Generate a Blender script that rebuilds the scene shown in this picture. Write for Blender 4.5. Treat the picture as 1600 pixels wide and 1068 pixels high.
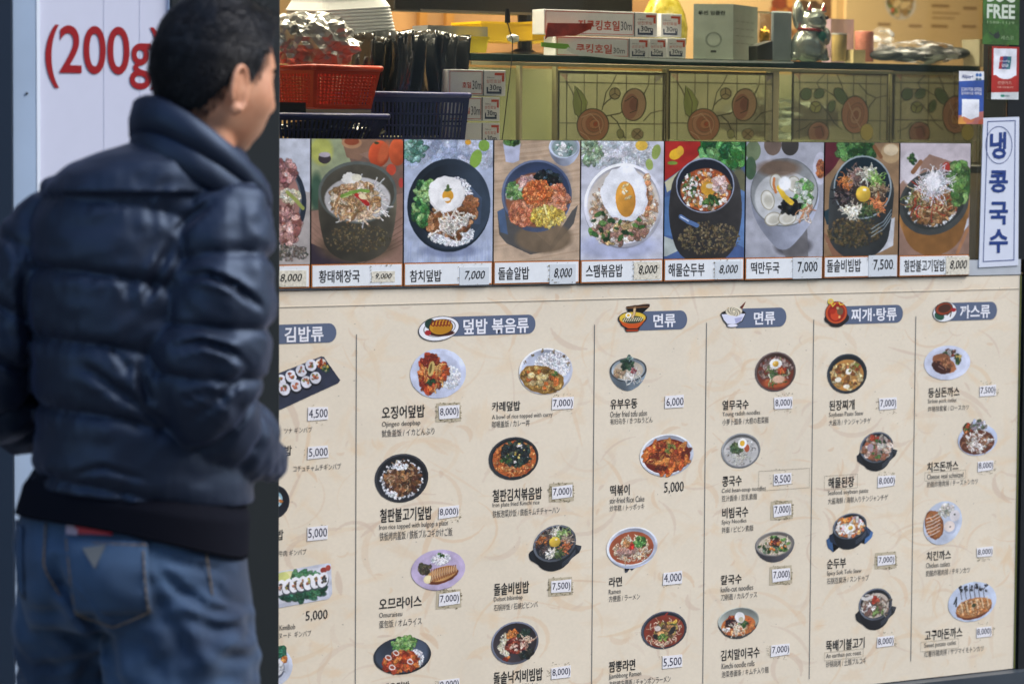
import bpy, bmesh, math, random
import numpy as np
from mathutils import Matrix, Vector, noise
random.seed(7); rng = np.random.default_rng(7)
for o in list(bpy.data.objects): bpy.data.objects.remove(o)
SC = bpy.context.scene; COL = SC.collection

# ------------------------------------------------------------------ camera
YAW, PITCH, ROLL = math.radians(32.2445), math.radians(-3.6325), math.radians(0.375)
FPX = 4800.0; CAMZ = 1.55
_f = np.array([math.sin(YAW)*math.cos(PITCH), math.cos(YAW)*math.cos(PITCH), math.sin(PITCH)])
_r = np.array([math.cos(YAW), -math.sin(YAW), 0.0]); _u = np.cross(_r, _f)
_c, _s = math.cos(ROLL), math.sin(ROLL)
CR, CU = _c*_r+_s*_u, -_s*_r+_c*_u
CAM = np.array([0.0, -5.0, CAMZ])
cam = bpy.data.objects.new('camera', bpy.data.cameras.new('camera')); COL.objects.link(cam)
m = Matrix.Identity(4)
for i in range(3): m[i][0] = CR[i]; m[i][1] = CU[i]; m[i][2] = -_f[i]; m[i][3] = CAM[i]
cam.matrix_world = m
cam.data.sensor_width = 36; cam.data.lens = 36*FPX/1600; cam.data.clip_end = 500; cam.data.clip_start = .1
cam.data.dof.use_dof = True; cam.data.dof.focus_distance = 6.02; cam.data.dof.aperture_fstop = 3.7
SC.camera = cam
# ------------------------------------------------------------------ sky, sun, exposure
W = bpy.data.worlds.new('World'); SC.world = W; W.use_nodes = True
wn = W.node_tree.nodes; wl = W.node_tree.links
sky = wn.new('ShaderNodeTexSky'); sky.sky_type = 'NISHITA'; sky.sun_disc = False
SUN_EL, SUN_AZ = math.radians(46), math.radians(132)     # azimuth clockwise from +Y
sky.sun_elevation = SUN_EL; sky.sun_rotation = SUN_AZ
wl.new(sky.outputs[0], wn['Background'].inputs[0]); wn['Background'].inputs[1].default_value = 0.125
sun = bpy.data.objects.new('sun', bpy.data.lights.new('sun', 'SUN')); COL.objects.link(sun)
sun.data.energy = 1.35; sun.data.angle = math.radians(34); sun.data.color = (1, .96, .92)
sd = Vector((math.sin(SUN_AZ)*math.cos(SUN_EL), math.cos(SUN_AZ)*math.cos(SUN_EL), math.sin(SUN_EL)))
sun.rotation_euler = sd.to_track_quat('Z', 'Y').to_euler(); sun.location = (0, -8, 12)
SC.view_settings.view_transform = 'Standard'; SC.view_settings.look = 'None'
SC.view_settings.gamma = 1; SC.view_settings.exposure = 1.24; SC.view_settings.use_curve_mapping = False

# ------------------------------------------------------------------ helpers
def ray(px, py): return CR*(px-800)/FPX + CU*(534-py)/FPX + _f
def P(px, py, y=0.0):                       # photo pixel -> point on the plane at depth y behind the shop wall
    d = ray(px, py); return CAM + d*((y-CAM[1])/d[1])
def lin(c):
    c = np.asarray(c, float)/255.0
    return tuple(np.where(c <= .04045, c/12.92, ((c+.055)/1.055)**2.4))
MATS = {}
def mat(name, rgb=(128,128,128), rough=.5, metal=0.0, nz=0.0, nscale=30, bump=0.0, bscale=120, trans=0.0, alpha=1.0,
        emit=0, coat=0.0, sheen=0.0, spec=.5, ior=1.45, col2=None):
    if name in MATS: return MATS[name]
    M = bpy.data.materials.new(name); M.use_nodes = True; n = M.node_tree.nodes; l = M.node_tree.links
    b = n['Principled BSDF']; c = lin(rgb)
    b.inputs['Base Color'].default_value = (*c, 1); b.inputs['Roughness'].default_value = rough
    b.inputs['Metallic'].default_value = metal; b.inputs['Coat Weight'].default_value = coat
    b.inputs['Sheen Weight'].default_value = sheen; b.inputs['Specular IOR Level'].default_value = spec
    b.inputs['Transmission Weight'].default_value = trans; b.inputs['Alpha'].default_value = alpha
    b.inputs['IOR'].default_value = ior
    if emit: b.inputs['Emission Color'].default_value = (*c, 1); b.inputs['Emission Strength'].default_value = emit
    tc = n.new('ShaderNodeTexCoord')
    if nz or col2:
        t = n.new('ShaderNodeTexNoise'); t.inputs['Scale'].default_value = nscale; t.inputs['Detail'].default_value = 6
        l.new(tc.outputs['Object'], t.inputs['Vector'])
        mx = n.new('ShaderNodeMix'); mx.data_type = 'RGBA'
        a2 = lin(col2) if col2 else tuple(x*(1-nz) for x in c); a1 = c if col2 else tuple(min(1, x*(1+nz)) for x in c)
        rp = n.new('ShaderNodeValToRGB'); rp.color_ramp.elements[0].position = .35; rp.color_ramp.elements[1].position = .65
        l.new(t.outputs[0], rp.inputs[0]); l.new(rp.outputs[0], mx.inputs[0])
        mx.inputs[6].default_value = (*a1, 1); mx.inputs[7].default_value = (*a2, 1); l.new(mx.outputs[2], b.inputs['Base Color'])
    if bump:
        t = n.new('ShaderNodeTexNoise'); t.inputs['Scale'].default_value = bscale; t.inputs['Detail'].default_value = 5
        l.new(tc.outputs['Object'], t.inputs['Vector'])
        bp = n.new('ShaderNodeBump'); bp.inputs['Strength'].default_value = bump; bp.inputs['Distance'].default_value = .004
        l.new(t.outputs[0], bp.inputs['Height']); l.new(bp.outputs[0], b.inputs['Normal'])
    MATS[name] = M; return M
def glassy(name, tint=(235,245,238), fac=.93, rough=.02):
    """clear thin sheet: mostly straight through, a little mirror reflection"""
    if name in MATS: return MATS[name]
    M = bpy.data.materials.new(name); M.use_nodes = True; n = M.node_tree.nodes; l = M.node_tree.links
    n.remove(n['Principled BSDF']); t = n.new('ShaderNodeBsdfTransparent'); t.inputs[0].default_value = (*lin(tint), 1)
    g = n.new('ShaderNodeBsdfGlossy'); g.inputs['Roughness'].default_value = rough
    fr = n.new('ShaderNodeFresnel'); fr.inputs[0].default_value = 1.5
    mx = n.new('ShaderNodeMixShader'); ad = n.new('ShaderNodeMath'); ad.operation = 'ADD'; ad.inputs[1].default_value = .93-fac
    l.new(fr.outputs[0], ad.inputs[0]); l.new(ad.outputs[0], mx.inputs[0]); l.new(t.outputs[0], mx.inputs[1]); l.new(g.outputs[0], mx.inputs[2])
    l.new(mx.outputs[0], n['Material Output'].inputs[0]); MATS[name] = M; return M
def imgmat(name, arr, rough=.4, alpha=False, coat=0.0, bump=0.0, through=False):
    h, w = arr.shape[:2]; im = bpy.data.images.new(name, w, h, alpha=True)
    a = np.ones((h, w, 4), np.float32); a[..., :3] = np.clip(arr[..., :3]/255.0, 0, 1)
    if arr.shape[2] == 4: a[..., 3] = np.clip(arr[..., 3], 0, 1)
    if not alpha: a[..., 3] = 1
    im.pixels.foreach_set(a[::-1].ravel()); im.update()
    try: im.pack()
    except Exception: pass
    M = bpy.data.materials.new(name); M.use_nodes = True; n = M.node_tree.nodes; l = M.node_tree.links
    b = n['Principled BSDF']; t = n.new('ShaderNodeTexImage'); t.image = im; t.extension = 'EXTEND'
    l.new(t.outputs[0], b.inputs['Base Color']); b.inputs['Roughness'].default_value = rough
    b.inputs['Coat Weight'].default_value = coat; b.inputs['Coat Roughness'].default_value = .15
    if alpha: l.new(t.outputs[1], b.inputs['Alpha'])
    if bump:
        tn = n.new('ShaderNodeTexNoise'); tn.inputs['Scale'].default_value = 14; tc = n.new('ShaderNodeTexCoord')
        l.new(tc.outputs['Object'], tn.inputs['Vector']); bp = n.new('ShaderNodeBump')
        bp.inputs['Strength'].default_value = bump; bp.inputs['Distance'].default_value = .01
        l.new(tn.outputs[0], bp.inputs['Height']); l.new(bp.outputs[0], b.inputs['Normal'])
    return M
LOC = {}
def thing(name, label, cat, loc=(0,0,0), group=None, rot=0.0):
    o = bpy.data.objects.new(name, None); COL.objects.link(o); o.empty_display_size = .05
    o.location = loc; o.rotation_euler = (0, 0, rot); o['label'] = label; o['category'] = cat
    if group: o['group'] = group
    LOC[o.name] = Matrix.Translation(Vector(loc)) @ Matrix.Rotation(rot, 4, 'Z'); return o
def obj(name, V, F, material, parent=None, uv=None, smooth=False, local=False, label=None, kind=None, auto=None):
    me = bpy.data.meshes.new(name)
    V = [tuple(map(float, v)) for v in V]
    if parent is not None and not local:
        inv = LOC[parent.name].inverted(); V = [tuple(inv @ Vector(v)) for v in V]
    me.from_pydata(V, [], F); me.update()
    if uv is not None:
        u = me.uv_layers.new(name='UVMap')
        for lp in me.loops: u.data[lp.index].uv = uv[lp.vertex_index]
    if material: me.materials.append(material)
    if smooth: me.polygons.foreach_set('use_smooth', [True]*len(me.polygons))
    o = bpy.data.objects.new(name, me); COL.objects.link(o)
    if parent is not None: o.parent = parent; LOC[o.name] = LOC[parent.name]
    else: LOC[o.name] = Matrix.Identity(4)
    if label: o['label'] = label
    if kind: o['kind'] = kind
    return o
def tag(o, label, cat, group=None):
    o['label'] = label; o['category'] = cat
    if group: o['group'] = group
    return o
class MB:
    def __init__(s): s.V = []; s.F = []
    def add(s, V, F): k = len(s.V); s.V += [tuple(v) for v in V]; s.F += [tuple(i+k for i in f) for f in F]; return s
    def box(s, x0, x1, y0, y1, z0, z1, tx=1, ty=1, M=None):
        cx, cy = (x0+x1)/2, (y0+y1)/2
        V = []
        for z, a, b in ((z0, tx, ty), (z1, 1, 1)):
            for x, y in ((x0,y0),(x1,y0),(x1,y1),(x0,y1)): V.append((cx+(x-cx)*a, cy+(y-cy)*b, z))
        if M is not None: V = [tuple(M @ Vector(v)) for v in V]
        return s.add(V, [(3,2,1,0),(4,5,6,7),(0,1,5,4),(1,2,6,5),(2,3,7,6),(3,0,4,7)])
    def bar(s, a, b, w, n=4, w2=None):
        a, b = Vector(a), Vector(b); d = (b-a).normalized(); u = d.orthogonal().normalized(); v = d.cross(u)
        V = []
        for p, r in ((a, w), (b, w2 or w)):
            for i in range(n):
                t = 2*math.pi*i/n+math.pi/4; V.append(p+u*r*math.cos(t)+v*r*math.sin(t))
        return s.add(V, [(i, (i+1) % n, n+(i+1) % n, n+i) for i in range(n)]+[tuple(range(n))[::-1], tuple(range(n, 2*n))])
    def lathe(s, c, prof, n=28, sx=1, sy=1):
        V = []; F = []
        for r, z in prof:
            for i in range(n): t = 2*math.pi*i/n; V.append((c[0]+r*sx*math.cos(t), c[1]+r*sy*math.sin(t), c[2]+z))
        for k in range(len(prof)-1):
            for i in range(n): F.append((k*n+i, k*n+(i+1) % n, (k+1)*n+(i+1) % n, (k+1)*n+i))
        F.append(tuple(range(n))[::-1]); F.append(tuple(range((len(prof)-1)*n, len(prof)*n)))
        return s.add(V, F)
    def ball(s, c, r, n=14, m=20, M=None):
        V = []; F = []
        for i in range(n+1):
            a = math.pi*i/n
            for j in range(m):
                b = 2*math.pi*j/m; v = Vector((r[0]*math.sin(a)*math.cos(b), r[1]*math.sin(a)*math.sin(b), r[2]*math.cos(a)))
                if M is not None: v = M @ v
                V.append(v+Vector(c))
        for i in range(n):
            for j in range(m): F.append((i*m+j, (i+1)*m+j, (i+1)*m+(j+1) % m, i*m+(j+1) % m))
        return s.add(V, F)
    def obj(s, name, material, parent=None, **k): return obj(name, s.V, s.F, material, parent, **k)
def loft(rings, cap=True):
    n = len(rings[0]); V = [p for r in rings for p in r]; F = []
    for k in range(len(rings)-1):
        for i in range(n): F.append((k*n+i, k*n+(i+1) % n, (k+1)*n+(i+1) % n, (k+1)*n+i))
    if cap: F.append(tuple(range(n))[::-1]); F.append(tuple(range((len(rings)-1)*n, len(rings)*n)))
    return V, F
def rect(x0, y0, x1, y1, y=0.0):                # rectangle (x0,z0,x1,z1 in metres) on the plane at depth y, from its bounds in the photo
    xm, ym = (x0+x1)/2, (y0+y1)/2
    return P(x0, ym, y)[0], P(xm, y1, y)[2], P(x1, ym, y)[0], P(xm, y0, y)[2]
def sheet(name, R, y, material, parent, th=0.0006, label=None, uv=True):
    x0, z0, x1, z1 = R
    V = [(x0,y,z0),(x1,y,z0),(x1,y,z1),(x0,y,z1),(x0,y+th,z0),(x1,y+th,z0),(x1,y+th,z1),(x0,y+th,z1)]
    F = [(0,1,2,3),(5,4,7,6),(4,5,1,0),(3,2,6,7),(4,0,3,7),(1,5,6,2)]
    return obj(name, V, F, material, parent, uv=[(0,0),(1,0),(1,1),(0,1)]*2, label=label)
# text: queued, converted to meshes in one go
TQ = []
def text(s, R, y, material, parent, name='lettering', shear=0, bold=0.0, M=None, label=None, res=2):
    """R = wall rectangle in metres the ink must fill, or M = 4x4 with (width,height) in R"""
    cu = bpy.data.curves.new(name, 'FONT'); cu.body = s; cu.resolution_u = res; cu.offset = bold; cu.shear = shear; cu.fill_mode = 'FRONT'
    TQ.append((cu, R, y, material, parent, name, M, label))
def flush_text():
    tmp = []
    for q in TQ:
        o = bpy.data.objects.new('t', q[0]); COL.objects.link(o); tmp.append(o)
    dg = bpy.context.evaluated_depsgraph_get()
    for o, (cu, R, y, material, parent, name, M, label) in zip(tmp, TQ):
        me = o.evaluated_get(dg).to_mesh()
        if not me or not len(me.vertices): continue
        a = np.empty(len(me.vertices)*3); me.vertices.foreach_get('co', a); a = a.reshape(-1, 3)
        F = [tuple(p.vertices) for p in me.polygons]
        lo, hi = a.min(0), a.max(0); t = (a-lo)/np.maximum(hi-lo, 1e-6)
        if M is None:
            V = np.stack([R[0]+t[:, 0]*(R[2]-R[0]), np.full(len(t), y), R[1]+t[:, 1]*(R[3]-R[1])], 1)
        else:
            V = [tuple(M @ Vector((p[0]*R[0], p[1]*R[1], 0))) for p in t]
        obj(name, V, F, material, parent, label=label)
    for o in tmp:
        c = o.data; bpy.data.objects.remove(o); bpy.data.curves.remove(c)
    TQ.clear()
def ptext(s, x0, y0, x1, y1, y, material, parent, **k): text(s, rect(x0, y0, x1, y1, y), y, material, parent, **k)
# ------------------------------------------------------------------ numpy painter for printed pictures
def vnoise(h, w, cell, seed=0):
    g = np.random.default_rng(seed).random((int(h/cell)+3, int(w/cell)+3)); yy, xx = np.mgrid[0:h, 0:w]/cell
    iy, ix = yy.astype(int), xx.astype(int); fy, fx = yy-iy, xx-ix; fy = fy*fy*(3-2*fy); fx = fx*fx*(3-2*fx)
    return (g[iy, ix]*(1-fy)*(1-fx)+g[iy+1, ix]*fy*(1-fx)+g[iy, ix+1]*(1-fy)*fx+g[iy+1, ix+1]*fy*fx)
class Pic:
    def __init__(s, x0, y0, x1, y1, k=2.2, bg=None, seed=1):
        s.x0, s.y0, s.x1, s.y1, s.k = x0, y0, x1, y1, k; s.w, s.h = int((x1-x0)*k), int((y1-y0)*k)
        s.a = np.zeros((s.h, s.w, 4)); s.fm = np.zeros((s.h, s.w)); s.infood = 0; s.r = random.Random(seed*13+5); s.seed = seed
        if bg is not None: s.a[..., :3] = bg; s.a[..., 3] = 1
    def put(s, sl, m, col):
        t = s.a[sl]; c = np.asarray(col, float); m3 = m[..., None]
        s.fm[sl] = np.maximum(s.fm[sl]*(1-(0 if s.infood else .8)*m), m*s.infood)
        al = t[..., 3:4]; na = m3+al*(1-m3)
        t[..., :3] = np.where(na > 1e-6, (c*m3+t[..., :3]*al*(1-m3))/np.maximum(na, 1e-6), t[..., :3]); t[..., 3:4] = na
    def win(s, xa, ya, xb, yb):
        i0 = max(0, int((xa-s.x0)*s.k)-2); i1 = min(s.w, int((xb-s.x0)*s.k)+3)
        j0 = max(0, int((ya-s.y0)*s.k)-2); j1 = min(s.h, int((yb-s.y0)*s.k)+3)
        if i1 <= i0 or j1 <= j0: return None
        yy, xx = np.mgrid[j0:j1, i0:i1]; return (slice(j0, j1), slice(i0, i1)), xx/s.k+s.x0, yy/s.k+s.y0
    def ell(s, cx, cy, rx, ry, col, rot=0, a=1.0, soft=.8, grad=None, wob=0.0):
        R = max(rx, ry)*(1+wob)+soft; w = s.win(cx-R, cy-R, cx+R, cy+R)
        if w is None: return s
        sl, X, Y = w; dx, dy = X-cx, Y-cy; c, n = math.cos(math.radians(rot)), math.sin(math.radians(rot))
        u, v = (dx*c+dy*n)/rx, (-dx*n+dy*c)/ry; d = np.hypot(u, v)
        if wob:
            th = np.arctan2(v, u); ph = s.r.random()*6; d = d/(1+wob*(np.sin(3*th+ph)*.5+np.sin(7*th+ph*2)*.35+np.sin(13*th+ph*3)*.3))
        m = np.clip((1-d)*min(rx, ry)/soft+.5, 0, 1)*a
        C = np.asarray(col, float)
        if grad is not None: C = C*(1+(u*grad[0]+v*grad[1]))[..., None]
        s.put(sl, m, np.clip(C, 0, 255)); return s
    def poly(s, pts, col, a=1.0):
        xs = [p[0] for p in pts]; ys = [p[1] for p in pts]; w = s.win(min(xs), min(ys), max(xs), max(ys))
        if w is None: return s
        sl, X, Y = w; acc = 0
        for ox, oy in ((-.25,-.25),(.25,-.25),(-.25,.25),(.25,.25)):
            ins = np.zeros(X.shape, bool); x, y = X+ox/s.k, Y+oy/s.k
            for i in range(len(pts)):
                (xa, ya), (xb, yb) = pts[i-1], pts[i]
                if ya != yb: ins ^= ((ya > y) != (yb > y)) & (x < (xb-xa)*(y-ya)/(yb-ya)+xa)
            acc = acc+ins/4
        s.put(sl, acc*a, col); return s
    def line(s, pts, wd, col, a=1.0, taper=False, soft=.5):
        xs = [p[0] for p in pts]; ys = [p[1] for p in pts]; w = s.win(min(xs)-wd, min(ys)-wd, max(xs)+wd, max(ys)+wd)
        if w is None: return s
        sl, X, Y = w; m = np.zeros(X.shape); n = len(pts)-1
        for i in range(n):
            (xa, ya), (xb, yb) = pts[i], pts[i+1]; dx, dy = xb-xa, yb-ya; L = dx*dx+dy*dy+1e-9
            t = np.clip(((X-xa)*dx+(Y-ya)*dy)/L, 0, 1); d = np.hypot(X-xa-t*dx, Y-ya-t*dy)
            ww = wd/2*(math.sin(math.pi*(i+.5)/n)*.85+.15 if taper else 1); m = np.maximum(m, np.clip((ww-d)/soft+.5, 0, 1))
        s.put(sl, m*a, col); return s
    def scat(s, cx, cy, rx, ry, n, size, pal, el=1.6, rot=0, hi=.25, a=.95):
        c, q = math.cos(math.radians(rot)), math.sin(math.radians(rot)); s.infood = 1; pal = list(pal)
        if min(min(p_) for p_ in pal) > 195: n = int(n*1.9); size *= .62
        for _ in range(n):
            t = s.r.random()*6.283; r = s.r.random()**.5; u, v = rx*r*math.cos(t), ry*r*math.sin(t)
            x, y = cx+u*c-v*q, cy+u*q+v*c; z = size*s.r.uniform(.6, 1.4); C = np.array(s.r.choice(pal), float)*s.r.uniform(.78, 1.15); an = s.r.uniform(0, 180)
            s.ell(x+.3, y+.5, z*el, z, C*(.82 if C.min() > 165 else .52), an, a*.7, .9); s.ell(x, y, z*el*.92, z*.9, C, an, a, .6)
            if s.r.random() < hi: s.ell(x-z*.2, y-z*.3, z*.5, z*.25, np.minimum(255, C*1.25+45), an, .7, .5)
        s.infood = 0; return s
    def str(s, cx, cy, rx, ry, n, L, wd, pal, curl=1.0, rad=False, a=.95):
        s.infood = 1
        for _ in range(n):
            t = s.r.random()*6.283; r = s.r.random()**.5*.85; x, y = cx+rx*r*math.cos(t), cy+ry*r*math.sin(t)
            an = math.atan2(y-cy, x-cx) if rad else s.r.random()*6.283; C = np.array(s.r.choice(pal), float)*s.r.uniform(.85, 1.1); pts = []; cu = s.r.uniform(-1, 1)*curl
            for i in range(6): pts.append((x, y)); x += L/5*math.cos(an); y += L/5*math.sin(an); an += cu*.5
            s.line([(p[0]+.4, p[1]+.6) for p in pts], wd*1.25, C*.62, a*.55); s.line(pts, wd*.85, C, a)
        s.infood = 0; return s
    def grain(s, amt=.07, cell=1.6):
        """photographic breakup: warps the painted food, adds fine tone and colour variation and soft lighting"""
        h, w, k = s.h, s.w, s.k; f = s.fm; yy, xx = np.mgrid[0:h, 0:w].astype(float)
        N = lambda c, i: vnoise(h, w, max(1.01, c*k), s.seed*7+i)-.5
        dx = (N(2.2, 1)*3.4+N(.9, 2)*2.0)*k*.55*f+N(3, 11)*.5*k; dy = (N(2.2, 3)*3.4+N(.9, 4)*2.0)*k*.55*f+N(3, 12)*.5*k
        X = np.clip(xx+dx, 0, w-1.01); Y = np.clip(yy+dy, 0, h-1.01); x0 = X.astype(int); y0 = Y.astype(int); fx = (X-x0)[..., None]; fy = (Y-y0)[..., None]
        A = s.a; B = (A[y0, x0]*(1-fx)+A[y0, x0+1]*fx)*(1-fy)+(A[y0+1, x0]*(1-fx)+A[y0+1, x0+1]*fx)*fy
        rgb = np.where(B[..., 3:] > .02, B[..., :3]/1.0, 0); keep = B[..., 3:] > .98
        s.a[..., :3] = np.where(keep & (A[..., 3:] > .5), rgb, A[..., :3])
        fine = N(.6, 5)*.34+N(1.3, 6)*.40+N(2.6, 7)*.26
        tone = 1+f*(fine*.95+N(7, 8)*.22)+(1-f)*(fine*.10+N(9, 9)*.14+N(22, 13)*.12)
        spark = f*np.clip((N(.7, 14)+N(1.4, 15)*.7-.42)*3.2, 0, 1)*120
        c = s.a[..., :3]*tone[..., None]; c[..., 0] += f*N(3.4, 16)*26; c[..., 2] -= f*N(3.0, 17)*20; c += spark[..., None]; lum = c.mean(-1, keepdims=True); c = c*.86+lum*.14
        s.a[..., :3] = np.clip(c, 0, 255); return s
    # vessels
    def plate(s, cx, cy, rx, ry, col=(214,218,236), rot=0, base=0):
        if base: s.ell(cx, cy+base, rx*.9, ry*.95, np.array(col)*.72, rot)
        s.ell(cx, cy, rx, ry, col, rot, grad=(.03, -.03)); s.ell(cx, cy, rx*.8, ry*.78, np.array(col)*.95, rot, soft=2.5); return s
    def bowl(s, cx, cy, rx, ry, H, body, rim, inner, broth=None, rot=0, tap=.45, inn=.92):
        for i in range(12):
            t = i/11; s.ell(cx, cy+H*t, rx*(1-tap*t*t), ry*(1-tap*t*t), np.array(body)*(1-.25*t), rot, grad=(.22, .02))
        s.ell(cx, cy, rx, ry, rim, rot, grad=(-.12, -.2)); s.ell(cx, cy, rx*inn, ry*inn, inner, rot, grad=(-.12, .25))
        if broth is not None: s.ell(cx, cy+ry*.08, rx*inn*.9, ry*inn*.86, broth, rot, soft=1.2)
        return s
    def pot(s, cx, cy, rx, ry, H, body=(34,38,44), tray=(28,34,42), broth=(190,120,60), rot=-12):
        s.poly([(cx-rx*1.22, cy+H*.55), (cx-rx*.8, cy+H*.35), (cx+rx*.8, cy+H*.2), (cx+rx*1.28, cy+H*.35), (cx+rx*1.15, cy+H*.85), (cx+rx*.2, cy+H+ry*.72), (cx-rx*.4, cy+H+ry*.7), (cx-rx*1.15, cy+H+ry*.1)], tray)
        s.poly([(cx+rx*.95, cy+H*.3), (cx+rx*1.26, cy+H*.36), (cx+rx*1.14, cy+H*.8)], np.array(tray)*1.6+20, .6)
        s.bowl(cx, cy, rx, ry, H, body, (96,104,116), (40,44,52), broth, rot, tap=.18, inn=.9)
        for k in range(3): s.line([(cx+rx*.35, cy+ry+H*.18+k*2.4), (cx+rx*.7, cy+ry*.72+H*.18+k*2.4), (cx+rx*.95, cy+ry*.35+H*.15+k*2.4)], .8, (120,132,150), .6)
        return s
    def egg(s, cx, cy, r, y=(236,178,52)):
        s.ell(cx, cy, r, r*.85, (244,242,236), wob=.08); s.ell(cx, cy, r*.5, r*.45, y, grad=(-.1, -.15)); s.ell(cx-r*.15, cy-r*.15, r*.13, r*.1, (255,240,200), a=.8); return s
def cut(name, pic, y, parent, rough=.42, label=None):
    """printed cut-out: a thin sheet whose outline follows the painted shape"""
    a = pic.a[..., 3]; jj, ii = np.nonzero(a > .5); cx, cy = ii.mean(), jj.mean(); n = 72; uv = []; 
    R = max(pic.w, pic.h); rr = np.arange(0, R, .5)
    for t in range(n):
        th = 2*math.pi*t/n; xs = (cx+rr*math.cos(th)); ys = (cy-rr*math.sin(th))
        ok = (xs >= 0) & (xs < pic.w-1) & (ys >= 0) & (ys < pic.h-1); v = np.zeros(len(rr)); v[ok] = a[ys[ok].astype(int), xs[ok].astype(int)]
        k = np.nonzero(v > .5)[0]; q = rr[k[-1]] if len(k) else 1; q = max(q-.8, 1)
        uv.append(((cx+q*math.cos(th))/pic.w, 1-(cy-q*math.sin(th))/pic.h))
    x0, z0, x1, z1 = rect(pic.x0, pic.y0, pic.x1, pic.y1)
    V = [(x0+(x1-x0)*u, y, z0+(z1-z0)*v) for u, v in uv]; F = [tuple(range(n))]
    al = np.clip(pic.a[..., 3:], 0, 1)
    pic.a[..., :3] = pic.a[..., :3]
    return obj(name, V, F, imgmat('print_'+name, pic.a[..., :3], rough, coat=.15), parent, uv=uv, label=label)

# ================================================================== SETTING
def struct(o, kind='structure'): o['kind'] = kind; return o
def slab(name, x0, x1, y0, y1, z0, z1, m, parent=None, bev=0.0):
    o = MB().box(x0, x1, y0, y1, z0, z1).obj(name, m, parent)
    if bev: b = o.modifiers.new('bevel', 'BEVEL'); b.width = bev; b.segments = 2
    return o
m_dark = mat('dark_powder_coat', (29,35,37), .45, bump=.06, bscale=300)
m_frame = mat('black_frame', (30,33,36), .35, bump=.05, bscale=200)
m_room = mat('room_paint', (206,176,130), .8, nz=.1, nscale=3)
X440 = P(437, 430)[0]; XR = P(1594, 430)[0]
ZS1 = P(1560, 405)[2]; ZS0 = P(1560, 430)[2]; ZB0 = P(1560, 1046)[2]
pv = struct(slab('pavement', -40, 40, -60, -.0, -.2, 0, mat('paving', (98,98,98), .85, nz=.25, nscale=2, bump=.3, bscale=40)))
struct(slab('interior_floor', -1, 8, .12, 4, -.2, .0, mat('floor_vinyl', (120,95,70), .6)))
struct(slab('interior_ceiling', -1, 8, .12, 4, 2.75, 2.85, mat('ceiling_paint', (225,210,180), .9)))
rb = struct(slab('interior_back_wall', -1, 8, 2.6, 2.7, 0, 2.75, m_room))
struct(slab('interior_side_wall', 6.2, 6.3, .12, 2.6, 0, 2.75, m_room))
struct(slab('interior_side_wall', 1.2, 1.3, .12, 2.6, 0, 2.75, m_room))
struct(slab('facade_base', X440-.4, 9, .004, .12, 0, ZS0-.004, mat('facade_render', (88,92,96), .8, nz=.1)))
struct(slab('facade_wall', P(1640,430)[0], 9, -.02, .12, ZS0, 4.2, mat('facade_render')))
struct(slab('facade_wall', -2, P(1640,430)[0], -.02, .12, 2.45, 4.2, mat('facade_render')))
struct(slab('facade_wall', -4, P(-40,430,-.1)[0], -.12, .12, 0, 4.2, mat('facade_render')))
kl = struct(slab('plinth', X440-.1, 9, -.035, .003, 0, ZB0-.002, mat('plinth_metal', (62,70,78), .4, nz=.12, nscale=8)))

# window
wd = thing('shop_window', 'shop window pane in a dark frame above the printed menu board', 'window', (X440, 0, ZS1))
x1f = P(1576, 60)[0]
slab('jamb', x1f, P(1640,430)[0], -.0012, .08, ZS1-.001, 2.45, m_frame, wd)
slab('jamb', P(1594, 600)[0]+.003, P(1640,430)[0], -.006, -.0, 0.0, ZS1-.003, m_frame, wd)
slab('glass_pane', X440-.05, x1f-.001, .000, .004, ZS1, 2.449, glassy('window_glass', (244,247,242), .915), wd)
slab('sill', X440-.05, P(1594,420)[0], -.0018, .06, ZS0+.001, ZS1-.0005, mat('aluminium_sill', (186,192,198), .45, nz=.08, nscale=12), wd)
# dark pillar, sign, post
pl = thing('dark_pillar', 'tall dark grey metal door pillar directly behind the man', 'pillar', (P(350,500,-.12)[0], -.12, 0))
xa, xb = P(268,100,-.12)[0], P(437,480,-.12)[0]
slab('casing', xa, xb, -.12, .003, 0, 2.9, m_dark, pl, .002)
0 and slab('door_gasket', xb-.012, xb-.004, -.1225, -.1195, 0, 2.9, m_frame, pl)
sg = thing('price_sign', 'white sign panel with large red (200g) lettering left of the man', 'sign', (P(160,100,-.11)[0], -.11, .1))
m_wh = mat('sign_white', (205,208,225), .5, nz=.01)
slab('panel', P(62,100,-.11)[0], xa-.001, -.11, -.03, .1, 2.6, m_wh, sg)
x57 = P(57,100,-.115)[0]
slab('trim', x57, P(62,100,-.115)[0], -.116, -.03, .1, 2.6, mat('trim_white', (232,240,250), .35), sg)
slab('trim', P(265.5,20,-.115)[0], xa-.0012, -.114, -.1101, P(240,15,-.115)[2], 2.6, mat('trim_white'), sg)
ptext('(200g)', 71, 41, 255, 139, -.1115, mat('sign_red', (150,6,18), .5), sg, bold=.012, res=10)
ptext('국내산', 92, 262, 290, 330, -.1115, mat('sign_navy', (30,30,52), .5), sg, bold=.02)
for px in (162, 218): slab('panel_joint', P(px,100,-.11)[0], P(px,100,-.11)[0]+.0012, -.1106, -.1095, .1, 2.6, mat('joint', (198,201,219), .6), sg)
po = thing('metal_post', 'pale brushed aluminium door post left of the white sign', 'post', (P(38,100,-.115)[0], -.115, 0))
slab('profile', P(20,100,-.115)[0], x57-.0005, -.115, -.02, 0, 2.9, mat('brushed_aluminium', (168,188,212), .42, metal=.15, nz=.06, nscale=5), po, .001)
c = P(42,146,-.117); MB().ball(c, (.0022,.0016,.0022)).obj('screw', m_frame, po)
c = P(31,640,-.117)
dc = thing('dark_column', 'dark blue column at the left edge of the picture', 'column', (P(0,100,-.13)[0], -.13, 0))
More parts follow.
